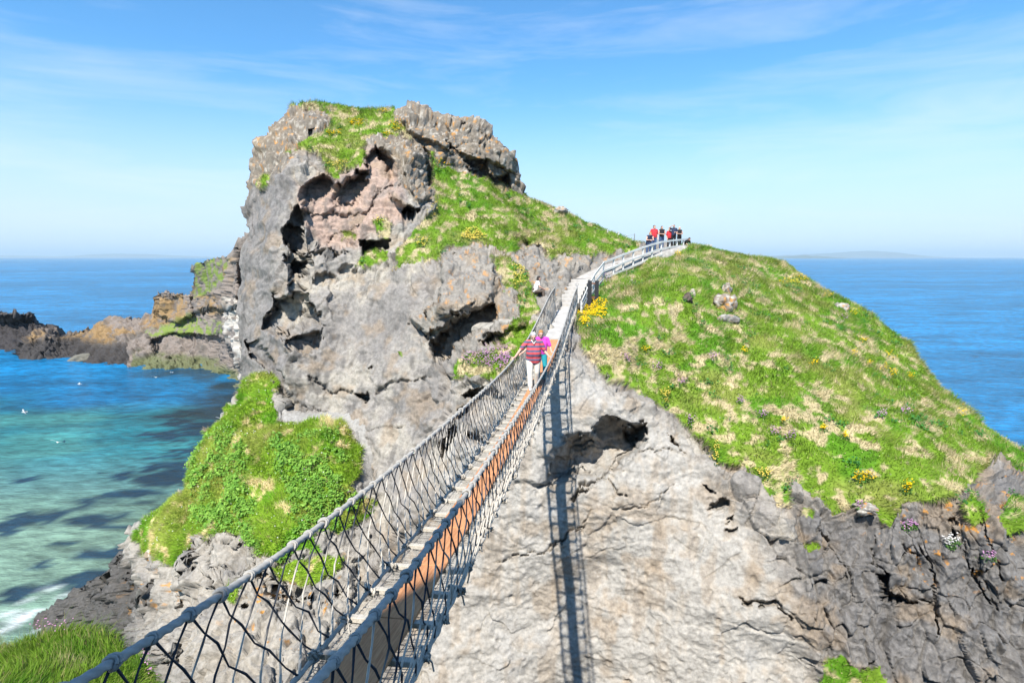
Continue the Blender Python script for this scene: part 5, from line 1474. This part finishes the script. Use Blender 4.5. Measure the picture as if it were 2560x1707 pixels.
def person(label, loc, yaw, pose, look, voxel=0.014, height=1.72, tilt=0.0, bulk=1.0, rootz=0.0):
    """pose overrides STAND joints (metres, facing -Y); look: top, bottom, hair, hairlen, sleeve, legs."""
    J = {k: np.array(v, float) for k, v in {**STAND, **pose}.items()}
    k_ = height / 1.72
    e = empty('person', loc); e.rotation_euler = (0, 0, yaw); tag(e, label, 'person')
    e.scale = (k_, k_, k_)
    R = rotx(tilt)
    w = bulk
    def torso(g):
        return [capsule(J['pelvis'] + [x, 0, 0], J['belly'] + [x, 0, 0], (.115 + g) * w, (.115 + g) * w) for x in (-.055 * w, .055 * w)] + \
               [capsule(J['belly'] + [x, 0, 0], J['chest'] + [x * 1.25, 0, 0], (.115 + g) * w, .115 + g) for x in (-.055 * w, .055 * w)] + \
               [capsule(J['sl'] * .82 + J['neck'] * .18, J['sr'] * .82 + J['neck'] * .18, .062 + g, .062 + g), capsule(J['chest'], J['neck'] - [0, 0, .04], .11 + g, .065 + g)]
    def arm(s_, g, part=1.0, whole=True):
        S_, E_, W_ = J['s' + s_], J['e' + s_], J['w' + s_]
        q = [capsule(S_, S_ + (E_ - S_) * part, .053 + g, .053 - .010 * part + g)]
        if whole: q.append(capsule(E_, W_, .042 + g, .028 + g))
        return q
    def leg(s_, g, part=1.0, flare=0.0):
        H_, K_, A_ = J['h' + s_], J['k' + s_], J['a' + s_]
        q = [capsule(H_, K_ if part >= .5 else H_ + (K_ - H_) * part * 2, .088 * w + g, .060 + g)]
        if part > .5: q.append(capsule(K_, K_ + (A_ - K_) * (part - .5) * 2, .060 + g, .044 + g + flare))
        return q
    def hand(s_):
        W_ = J['w' + s_]; d_ = unit(J.get('g' + s_, W_ + (W_ - J['e' + s_])) - W_)
        across = np.cross(d_, [0, 0, 1.0]); across = unit(across if np.linalg.norm(across) > .1 else np.array([1.0, 0, 0]))
        dn = np.cross(across, d_); dn = dn * (-1 if dn[2] > 0 else 1)
        q = [capsule(W_, W_ + d_ * .085, .026, .034)]
        for i, ln in enumerate((.068, .078, .072, .056)):
            b_ = W_ + d_ * .09 + across * (.024 - .016 * i)
            m1 = b_ + d_ * ln * .55 + dn * ln * .2; m2 = m1 + d_ * ln * .15 + dn * ln * .5
            q += [capsule(b_ - d_ * .02, m1, .0105, .0095, 8), capsule(m1, m2, .0095, .0085, 8)]
        b_ = W_ + d_ * .03 + across * .028
        q += [capsule(b_, b_ + across * .03 + d_ * .035 + dn * .015, .012, .010, 8), capsule(b_ + across * .03 + d_ * .035 + dn * .015, b_ + across * .026 + d_ * .065 + dn * .03, .010, .009, 8)]
        return q
    Hc = J['head']
    hd = lambda p: Hc + R @ np.array(p)
    head = [ball(hd((0, .01, .035)), (.077, .096, .092), R), ball(hd((0, -.02, -.03)), (.064, .078, .085), R), capsule(hd((0, -.085, .02)), hd((0, -.108, -.018)), .010, .015, 8), ball(hd((0, -.078, -.075)), (.030, .025, .025), R),
            ball(hd((-.078, .012, -.005)), (.014, .022, .032), R), ball(hd((.078, .012, -.005)), (.014, .022, .032), R), capsule(J['neck'] - [0, 0, .03], Hc + [0, .015, -.05], .056, .052), capsule(hd((-.03, -.092, -.052)), hd((.03, -.092, -.052)), .008, .008, 8),
            capsule(hd((-.045, -.083, .038)), hd((.045, -.083, .038)), .012, .012, 8)]
    feet = [capsule(J['a' + s_] - [0, 0, .03], J['t' + s_], .042, .032) for s_ in 'lr']
    parts = torso(0) + arm('l', 0) + arm('r', 0) + leg('l', 0) + leg('r', 0) + hand('l') + hand('r') + head + feet
    fuse('body', parts, voxel, M_SKIN, e, 2)
    if look.get('top'):
        g = .016
        p_ = torso(g)
        if look.get('sleeve', .6) > 0: p_ += arm('l', .020, look.get('sleeve', .6), False) + arm('r', .020, look.get('sleeve', .6), False)
        if look.get('hem'): p_ += [capsule(J['pelvis'] + [x, 0, .0], J['pelvis'] + [x, 0, -.07], (.125 + g) * w, (.130 + g) * w) for x in (-.06, .06)]
        o = fuse('shirt', p_, voxel, look['top'], e, 2)
        if look.get('collar') is not None:
            th = np.linspace(0, 2 * math.pi, 15)
            cv = [tube(J['neck'] + np.stack([.072 * np.cos(th), -.01 + .072 * np.sin(th), .012 + .02 * np.sin(th)], -1), .016, 6, cap=False), capsule(J['neck'] + [-.045, -.06, -.0], J['neck'] + [-.01, -.115, -.07], .014, .010, 8), capsule(J['neck'] + [.045, -.06, 0], J['neck'] + [.01, -.115, -.07], .014, .010, 8)]
            v, f = join(cv); mesh_np('collar', v, tris(f), look['collar'], o, smooth=True)
    if look.get('bottom'):
        part = look.get('legs', .96)
        p_ = leg('l', .018, part, .012) + leg('r', .018, part, .012) + [capsule(J['pelvis'] + [x, 0, .06], J['pelvis'] + [x, 0, -.03], .118 * w + .008, .118 * w + .008) for x in (-.05 * w, .05 * w)]
        fuse('trousers', p_, voxel, look['bottom'], e, 2)
    if look.get('shoe'):
        for s_ in 'lr':
            fuse('shoe', [capsule(J['a' + s_] - [0, 0, .035], J['t' + s_], .050, .040)], voxel, look['shoe'], e, 1)
    hp = [ball(hd((0, .022, .055)), (.084, .098, .085), R), ball(hd((0, .05, .0)), (.080, .075, .085), R)]
    if look.get('hairlen', 0) > 0:
        L_ = look['hairlen']
        hp += [capsule(hd((-.055, .03, .02)), hd((-.07, .05, -L_)), .035, .03), capsule(hd((.055, .03, .02)), hd((.07, .05, -L_)), .035, .03), capsule(hd((0, .07, .02)), hd((0, .085, -L_ * 1.1)), .06, .05)]
    fuse('hair', hp, voxel, look['hair'], e, 1)
    for x in (-.032, .032):
        v, f = ball(hd((x, -.086, .012)), (.011, .008, .008), R)
        mesh_np('eye', v, tris(f), M_EYE, e, smooth=True)
    return e

# the two walkers
m, N, L, Bs = new_mat('striped_jersey')
tc = N.new('ShaderNodeTexCoord'); sx = N.new('ShaderNodeSeparateXYZ'); L.new(tc.outputs['Object'], sx.inputs['Vector'])
mu = N.new('ShaderNodeMath'); mu.operation = 'MULTIPLY'; mu.inputs[1].default_value = 7.6; L.new(sx.outputs['Z'], mu.inputs[0])
fr = N.new('ShaderNodeMath'); fr.operation = 'FRACT'; L.new(mu.outputs['Value'], fr.inputs[0])
gt = N.new('ShaderNodeMath'); gt.operation = 'GREATER_THAN'; gt.inputs[1].default_value = 0.56; L.new(fr.outputs['Value'], gt.inputs[0])
mx = N.new('ShaderNodeMixRGB'); mx.inputs['Color1'].default_value = (0.62, 0.085, 0.10, 1); mx.inputs['Color2'].default_value = (0.075, 0.095, 0.17, 1)
L.new(gt.outputs['Value'], mx.inputs['Fac']); L.new(mx.outputs['Color'], Bs.inputs['Base Color'])
nz = N.new('ShaderNodeTexNoise'); nz.inputs['Scale'].default_value = 9; L.new(tc.outputs['Object'], nz.inputs['Vector'])
bp = N.new('ShaderNodeBump'); bp.inputs['Strength'].default_value = .5; bp.inputs['Distance'].default_value = .03
L.new(nz.outputs['Fac'], bp.inputs['Height']); L.new(bp.outputs['Normal'], Bs.inputs['Normal'])
Bs.inputs['Roughness'].default_value = .9
M_JERSEY = m

GREYHAIR, DARKHAIR, BLONDE, GINGER = hair_mat('grey_hair', (.50, .47, .46)), hair_mat('dark_hair', (.035, .025, .02)), hair_mat('fair_hair', (.62, .52, .36)), hair_mat('ginger_hair', (.42, .20, .07))
CREAMC, TEAL, MAGENTA, NAVYC, BLACKC, REDC, DENIM, WHITEC, BROWNC = cloth('cream_chinos', (.74, .69, .60)), cloth('teal_cloth', (.02, .26, .30)), cloth('magenta_cotton', (.72, .07, .48)), cloth('navy_cloth', (.03, .04, .08)), cloth('black_cloth', (.018, .017, .02)), cloth('red_cloth', (.55, .04, .05)), cloth('denim', (.06, .10, .19)), cloth('white_cloth', (.72, .68, .64)), cloth('brown_cloth', (.13, .10, .08))
MX, MY = 0.655, 17.0
mz = float(deck_z(MY)) + 0.056
rl, rr_ = rail_pt(-1, MY - 0.42) - [MX, MY, mz], rail_pt(1, MY - 0.30) - [MX, MY, mz]
person('man in red and navy striped polo shirt and cream trousers gripping the rope', (MX, MY, mz), 0.0,
       dict(pelvis=(0, 0, .95), belly=(0, -.06, 1.08), chest=(0, -.04, 1.28), neck=(0, -.07, 1.45), head=(-.01, -.13, 1.58), sl=(-.215, -.05, 1.39), sr=(.215, -.05, 1.39),
            el=(-.40, -.20, 1.20), wl=tuple(rl + [.06, .06, .05]), gl=tuple(rl + [-.03, -.03, .02]), er=(.33, -.06, 1.13), wr=tuple(rr_ + [-.07, .08, .06]), gr=tuple(rr_ + [0, -.02, .03]),
            hl=(-.11, 0, .92), hr=(.11, 0, .92), kl=(-.12, -.18, .51), al=(-.10, -.22, .09), tl=(-.11, -.38, .035), kr=(.10, -.03, .50), ar=(.08, .14, .11), tr=(.09, .0, .035)),
       dict(top=M_JERSEY, hem=True, bottom=CREAMC, hair=GREYHAIR, sleeve=.8, collar=WHITEC, shoe=WHITEC), 0.0105, 1.75, tilt=0.42, bulk=1.22)
WY = 17.95; WX = float(mid_x(WY)) + 0.12; wz = float(deck_z(WY)) + 0.056
rl, rr_ = rail_pt(-1, WY - 0.45) - [WX, WY, wz], rail_pt(1, WY - 0.30) - [WX, WY, wz]
person('woman in magenta top with short ginger hair walking behind the striped man', (WX, WY, wz), 0.05,
       dict(belly=(0, -.04, 1.08), chest=(0, -.04, 1.28), neck=(0, -.06, 1.45), head=(-.03, -.11, 1.59), el=(-.40, -.20, 1.20), wl=tuple(rl + [.07, .06, .05]), gl=tuple(rl + [-.02, -.02, .02]), er=(.30, -.04, 1.13), wr=tuple(rr_ + [-.07, .08, .06]), gr=tuple(rr_ + [0, -.02, .03]),
            kl=(-.11, -.04, .5), al=(-.1, .12, .1), tl=(-.11, -.02, .035), kr=(.11, -.16, .51), ar=(.1, -.18, .09), tr=(.1, -.33, .035)),
       dict(top=MAGENTA, bottom=TEAL, hair=GINGER, hairlen=.05, sleeve=.75, shoe=BLACKC), 0.0105, 1.64, tilt=0.3, bulk=1.02)

# the one resting beside the path
sp_, _ = surf(A, 1338, 738)
seat = at(1337, 726, 30.1)
person('dark haired person in pale top sitting on the rocks left of the steps', (float(seat[0]), 30.1, float(seat[2]) - 0.52), math.radians(100),
       dict(pelvis=(0, 0, .50), belly=(0, -.06, .62), chest=(0, -.13, .82), neck=(0, -.17, 1.0), head=(0, -.22, 1.14), sl=(-.19, -.14, .95), sr=(.19, -.14, .95), el=(-.25, -.22, .70), er=(.25, -.22, .70), wl=(-.16, -.42, .62), wr=(.16, -.42, .62),
            hl=(-.1, -.02, .48), hr=(.1, -.02, .48), kl=(-.12, -.42, .50), kr=(.12, -.42, .46), al=(-.12, -.48, .10), ar=(.12, -.50, .06), tl=(-.12, -.62, .05), tr=(.12, -.64, .01)),
       dict(top=WHITEC, bottom=BROWNC, hair=DARKHAIR, hairlen=.06, sleeve=.5, shoe=BROWNC), 0.014, 1.72, tilt=0.1)
wst = surf(A, 1337, 735)[0]

# the group at the fence on the crest
def path_at(u):
    """Point on the footpath seen at column u."""
    uu = CU + F * wc[:, 0] / (CP * wc[:, 1] - SP * wc[:, 2])
    k = np.interp(u, uu, np.arange(len(uu)))
    return np.array([np.interp(k, np.arange(len(uu)), wc[:, i]) for i in range(3)])
def crest(label, u, vtop, yaw, pose, look, tilt=0.0, bulk=1.0, dy=0.0, hmin=1.5, hmax=1.85):
    q = path_at(u); q = at(u, 620, q[1] + dy) * [1, 1, 0] + [0, 0, q[2] + 0.02]
    ztop = at(u, vtop, q[1])[2]
    h = (ztop - q[2]) / (J_TOP / 1.72) / 1.0
    h = min(max(h, hmin), hmax)
    return person(label, (q[0], q[1], ztop - h / 1.72 * J_TOP), yaw, pose, look, 0.016, h, tilt, bulk)
J_TOP = 1.735
BENT = dict(el=(-.27, -.02, 1.16), er=(.27, -.02, 1.16), wl=(-.08, -.27, 1.14), wr=(.08, -.27, 1.14))
crest('man in red shirt standing at the left of the group by the fence', 1634, 563, 0.25, dict(el=(-.26, .02, 1.14), wl=(-.2, -.18, 1.0), el2=(0, 0, 0)), dict(top=REDC, bottom=DENIM, hair=DARKHAIR, sleeve=.8, shoe=BLACKC), bulk=1.05, dy=.3)
crest('fair haired woman in dark vest leaning on the fence before the red shirt', 1621, 577, 0.1, dict(belly=(0, -.06, 1.08), chest=(0, -.16, 1.25), neck=(0, -.24, 1.40), head=(.0, -.32, 1.50), sl=(-.18, -.2, 1.34), sr=(.18, -.2, 1.34), el=(-.26, -.28, 1.08), er=(.26, -.28, 1.08), wl=(-.06, -.45, 1.08), wr=(.08, -.45, 1.06)),
      dict(top=NAVYC, bottom=DENIM, hair=GINGER, sleeve=0, hairlen=.05, shoe=BLACKC), tilt=.5, dy=-.1, hmin=1.6)
crest('woman in black strapless top holding a camera at the fence', 1653, 565, 0.15, BENT, dict(top=BLACKC, bottom=DENIM, hair=DARKHAIR, hairlen=.08, sleeve=0, shoe=BLACKC), dy=.2)
crest('person in navy top shading the eyes with one hand at the fence', 1683, 562, -0.3, dict(el=(-.36, -.10, 1.50), wl=(-.12, -.20, 1.66), gl=(-.0, -.22, 1.68), er=(.27, 0, 1.15), wr=(.12, -.25, 1.15)), dict(top=NAVYC, bottom=BLACKC, hair=DARKHAIR, sleeve=.7, shoe=BLACKC), dy=.1)
crest('person in bright red top behind the one shading the eyes', 1672, 570, 0.4, {}, dict(top=REDC, bottom=BLACKC, hair=BLONDE, hairlen=.1, sleeve=.8, shoe=BLACKC), dy=.7)
crest('fair haired woman in black vest and sunglasses near the fence end', 1697, 567, 0.2, BENT, dict(top=BLACKC, bottom=BLACKC, hair=BLONDE, hairlen=.1, sleeve=0, shoe=BLACKC), dy=.2, hmin=1.45)
crest('dark haired person bending low behind the last fence posts', 1711, 585, 0.5, dict(belly=(0, -.10, 1.02), chest=(0, -.28, 1.12), neck=(0, -.42, 1.22), head=(0, -.50, 1.30), sl=(-.18, -.36, 1.16), sr=(.18, -.36, 1.16), el=(-.22, -.42, .90), er=(.22, -.42, .90), wl=(-.12, -.58, .85), wr=(.12, -.58, .85)),
      dict(top=BLACKC, bottom=BLACKC, hair=DARKHAIR, hairlen=.18, sleeve=.6, shoe=BLACKC), tilt=.6, dy=.3, hmin=1.5)

# ------------------------------------------------------------------ boulders, islet, gulls
def boulder(name, label, ctr, size, seed, col, lichen=0.0, rot=0.0, sub=4):
    bm_ = __import__('bmesh').new()
    __import__('bmesh').ops.create_icosphere(bm_, subdivisions=sub, radius=1.0)
    V = np.array([v.co[:] for v in bm_.verts]); Fq = np.array([[v.index for v in f_.verts] for f_ in bm_.faces]); bm_.free()
    f1, f2, h, fc = worley(V * 0.95 + seed * 3.7)
    d_ = 1 + 0.42 * fc + 0.22 * fbm(V * 0.9 + seed, 3) + 0.05 * fbm(V * 4 + seed, 3)
    P = V * d_[:, None] * np.array(size)
    P = P @ rotz(rot).T
    c = np.zeros(P.shape) + np.array(col)
    c = mixc(c, np.array(col) * 0.6, sst(0, .4, fbm(V * 1.5 + 9, 3)))
    if lichen:
        c = mixc(c, (.58, .55, .48), sst(.1, .4, fbm(V * 2.4 + seed + 20, 3, .6)) * lichen)
        c = mixc(c, (.55, .26, .05), sst(.28, .5, fbm(V * 1.9 + seed + 40, 3, .6)) * lichen)
    o = mesh_np(name, P, Fq, M_GROUND, smooth=True, color=c)
    o.location = tuple(ctr)
    return tag(o, label, 'rock')
def on(u, v, up=0.0):
    return surf(A, u, v)[0] + [0, 0, up]
boulder('boulder', 'large lichen covered boulder sticking out of the right slope', on(1806, 765, .0), (.62, .5, .55), 3, (.27, .22, .17), .9, .4)
boulder('boulder', 'grey slab directly under the large lichen covered boulder', on(1814, 796, -.08), (.55, .4, .28), 5, (.25, .235, .21), .3, .2)
boulder('boulder', 'pointed pale stone above the large lichen covered boulder', on(1812, 730, .0), (.26, .24, .40), 7, (.30, .25, .20), .6)
boulder('boulder', 'small dark brown stone left of the lichen covered boulder', on(1714, 757, .05), (.22, .2, .22), 9, (.14, .11, .09), 0.0)
boulder('boulder', 'little pale stone just above the small dark brown stone', on(1726, 740, .05), (.14, .12, .18), 11, (.5, .44, .36), .4)
boulder('boulder', 'pale outcrop stone near the skyline of the right slope', on(2100, 776, -.05), (.5, .4, .34), 13, (.36, .33, .28), .7, .6)
boulder('boulder', 'orange topped stone hanging at the dark cliff rim', on(2160, 1278, .0), (.34, .3, .22), 15, (.33, .30, .26), .9)
boulder('boulder', 'flat boulder jutting out over the grass left of the walkers', on(1262, 838, .25), (1.15, .7, .42), 17, (.40, .375, .33), .15, .25)
boulder('boulder', 'pale broken rock beside the ledge path at the foot of the knob', on(905, 1190, .0), (.5, .4, .3), 19, (.42, .39, .35), .1)
boulder('boulder', 'rounded dark stone among the rocks above the near slope', surf(B, 350, 1608)[0], (.7, .6, .45), 21, (.12, .115, .11), 0.0)
boulder('boulder', 'orange lichen stone at the left rim of the mound', surf(B, 386, 1388)[0], (.32, .28, .28), 23, (.30, .24, .17), .9)
boulder('boulder', 'small rocks breaking the ridge skyline right of the knob', on(1400, 533, .1), (.6, .5, .35), 25, (.33, .30, .26), .6, .3)
ip = at(222, 903, 26.0 / 0.1815)
boulder('sea_rock', 'low wet rock awash off the tip of the far shore', (ip[0], ip[1], SEA + 0.2), (4.0, 2.4, 1.5), 27, (.16, .15, .12), 0.0)

M_GULLW = simple_mat('gull_white', (.82, .82, .80), .7, .05)
M_GULLG = simple_mat('gull_grey', (.42, .44, .46), .7, .1)
M_BEAK = simple_mat('gull_bill', (.7, .42, .05), .5)
def gull(label, u, v, Y, yaw, bank, flap=0.35, group='seagulls over the bay'):
    e = empty('seagull', tuple(at(u, v, Y))); e.rotation_euler = (0, bank, yaw); tag(e, label, 'seagull', group)
    v_, f_ = join([capsule((0, .17, 0), (0, -.12, .01), .035, .075), ball((0, -.24, .04), (.048, .062, .048)), capsule((0, -.08, .02), (0, -.22, .04), .06, .04), ball((0, .26, 0), (.055, .11, .015))])
    mesh_np('body', v_, tris(f_), M_GULLW, e, smooth=True)
    v_, f_ = capsule((0, -.29, .035), (0, -.345, .03), .014, .006, 8)
    mesh_np('bill', v_, tris(f_), M_BEAK, e, smooth=True)
    for s_ in (-1, 1):
        pts = [(0.05, -.06, .03, .12), (.28, -.14, .03 + .25 * flap, .11), (.48, -.08, .02 + .28 * flap, .085), (.68, .05, .16 * flap, .03)]
        V = []
        for x, y, z, ch in pts:
            V += [(s_ * x, y, z + .012), (s_ * x, y + ch * 2, z), (s_ * x, y + ch, z - .012)]
        Fq = []
        for k in range(3):
            a = k * 3
            Fq += [(a, a + 1, a + 4, a + 3), (a + 1, a + 2, a + 5, a + 4), (a + 2, a, a + 3, a + 5)]
        Fq += [(0, 2, 1, 1), (9, 10, 11, 11)]
        mesh_np('wing', np.array(V), tris(np.array(Fq)), M_GULLG if s_ > 0 else M_GULLW, e, smooth=True)
gull('white gull gliding lowest over the turquoise water', 143, 1105, 62, 0.9, .5)
gull('white gull over the turquoise edge at the far left', 61, 1030, 74, -0.6, .4)
gull('white gull low over the dark water below the far rocks', 389, 943, 98, 1.2, .35)
gull('small gull left of the dark water in the deep blue', 199, 960, 105, -1.0, .2)
gull('white gull close to the upper left edge of the mound', 555, 1050, 58, 0.4, .5)
gull('tiny gull nearest the foot of the far shore rocks', 429, 931, 108, 1.8, .3)

# ------------------------------------------------------------------ the mainland bluff behind the photographer (it shades the near end of the bridge)
gx, gy = np.linspace(-30, 16, 120), np.linspace(-34, 1.2, 100)
X, Yg = np.meshgrid(gx, gy)
Pm = np.stack([X, Yg, 0 * X], -1)
wob = fbm(Pm / 3.0 + 5, 4)
cliff = sst(-4.8, -6.0, Yg + 0.5 * wob) * sst(-5.1, -4.68, X + 0.2 * wob)
H = -2.75 + 0.9 * sst(-0.5, -2.5, Yg) + 14.8 * cliff - 6.0 * sst(-3.0, -7.0, X + wob) + 0.5 * wob * sst(-1, -4, Yg)
H = H - 26 * sst(0.2, 1.0, Yg + 0.25 * wob)
Pm[..., 2] = H
i_ = np.arange(X.size).reshape(X.shape)
f = np.stack([i_[:-1, :-1], i_[:-1, 1:], i_[1:, 1:], i_[1:, :-1]], -1).reshape(-1, 4)
cm = mixc(np.zeros(Pm.shape) + np.array([0.26, 0.245, 0.22]), (0.12, 0.2, 0.03), sst(0.3, 0.6, 1 - np.abs(2 * cliff - 1)) * 0 + (cliff > 0.97))
tag(mesh_np('mainland_cliff', Pm, f, M_GROUND, smooth=True, color=cm), kind='structure')

# ------------------------------------------------------------------ sea air
m = bpy.data.materials.new('sea_air'); m.use_nodes = True
nt = m.node_tree; nt.nodes.clear()
mo = nt.nodes.new('ShaderNodeOutputMaterial'); pv = nt.nodes.new('ShaderNodeVolumePrincipled')
pv.inputs['Color'].default_value = (0.68, 0.88, 1.0, 1)
pv.inputs['Density'].default_value = 6e-5
pv.inputs['Anisotropy'].default_value = 0.0
nt.links.new(pv.outputs['Volume'], mo.inputs['Volume'])
v, f = box((0, 0, 0), (130000, 130000, 1))
v[:, 2] = np.where(v[:, 2] > 0, 420.0, SEA - 40)
haze = tag(mesh_np('haze', v, f, m), kind='stuff')
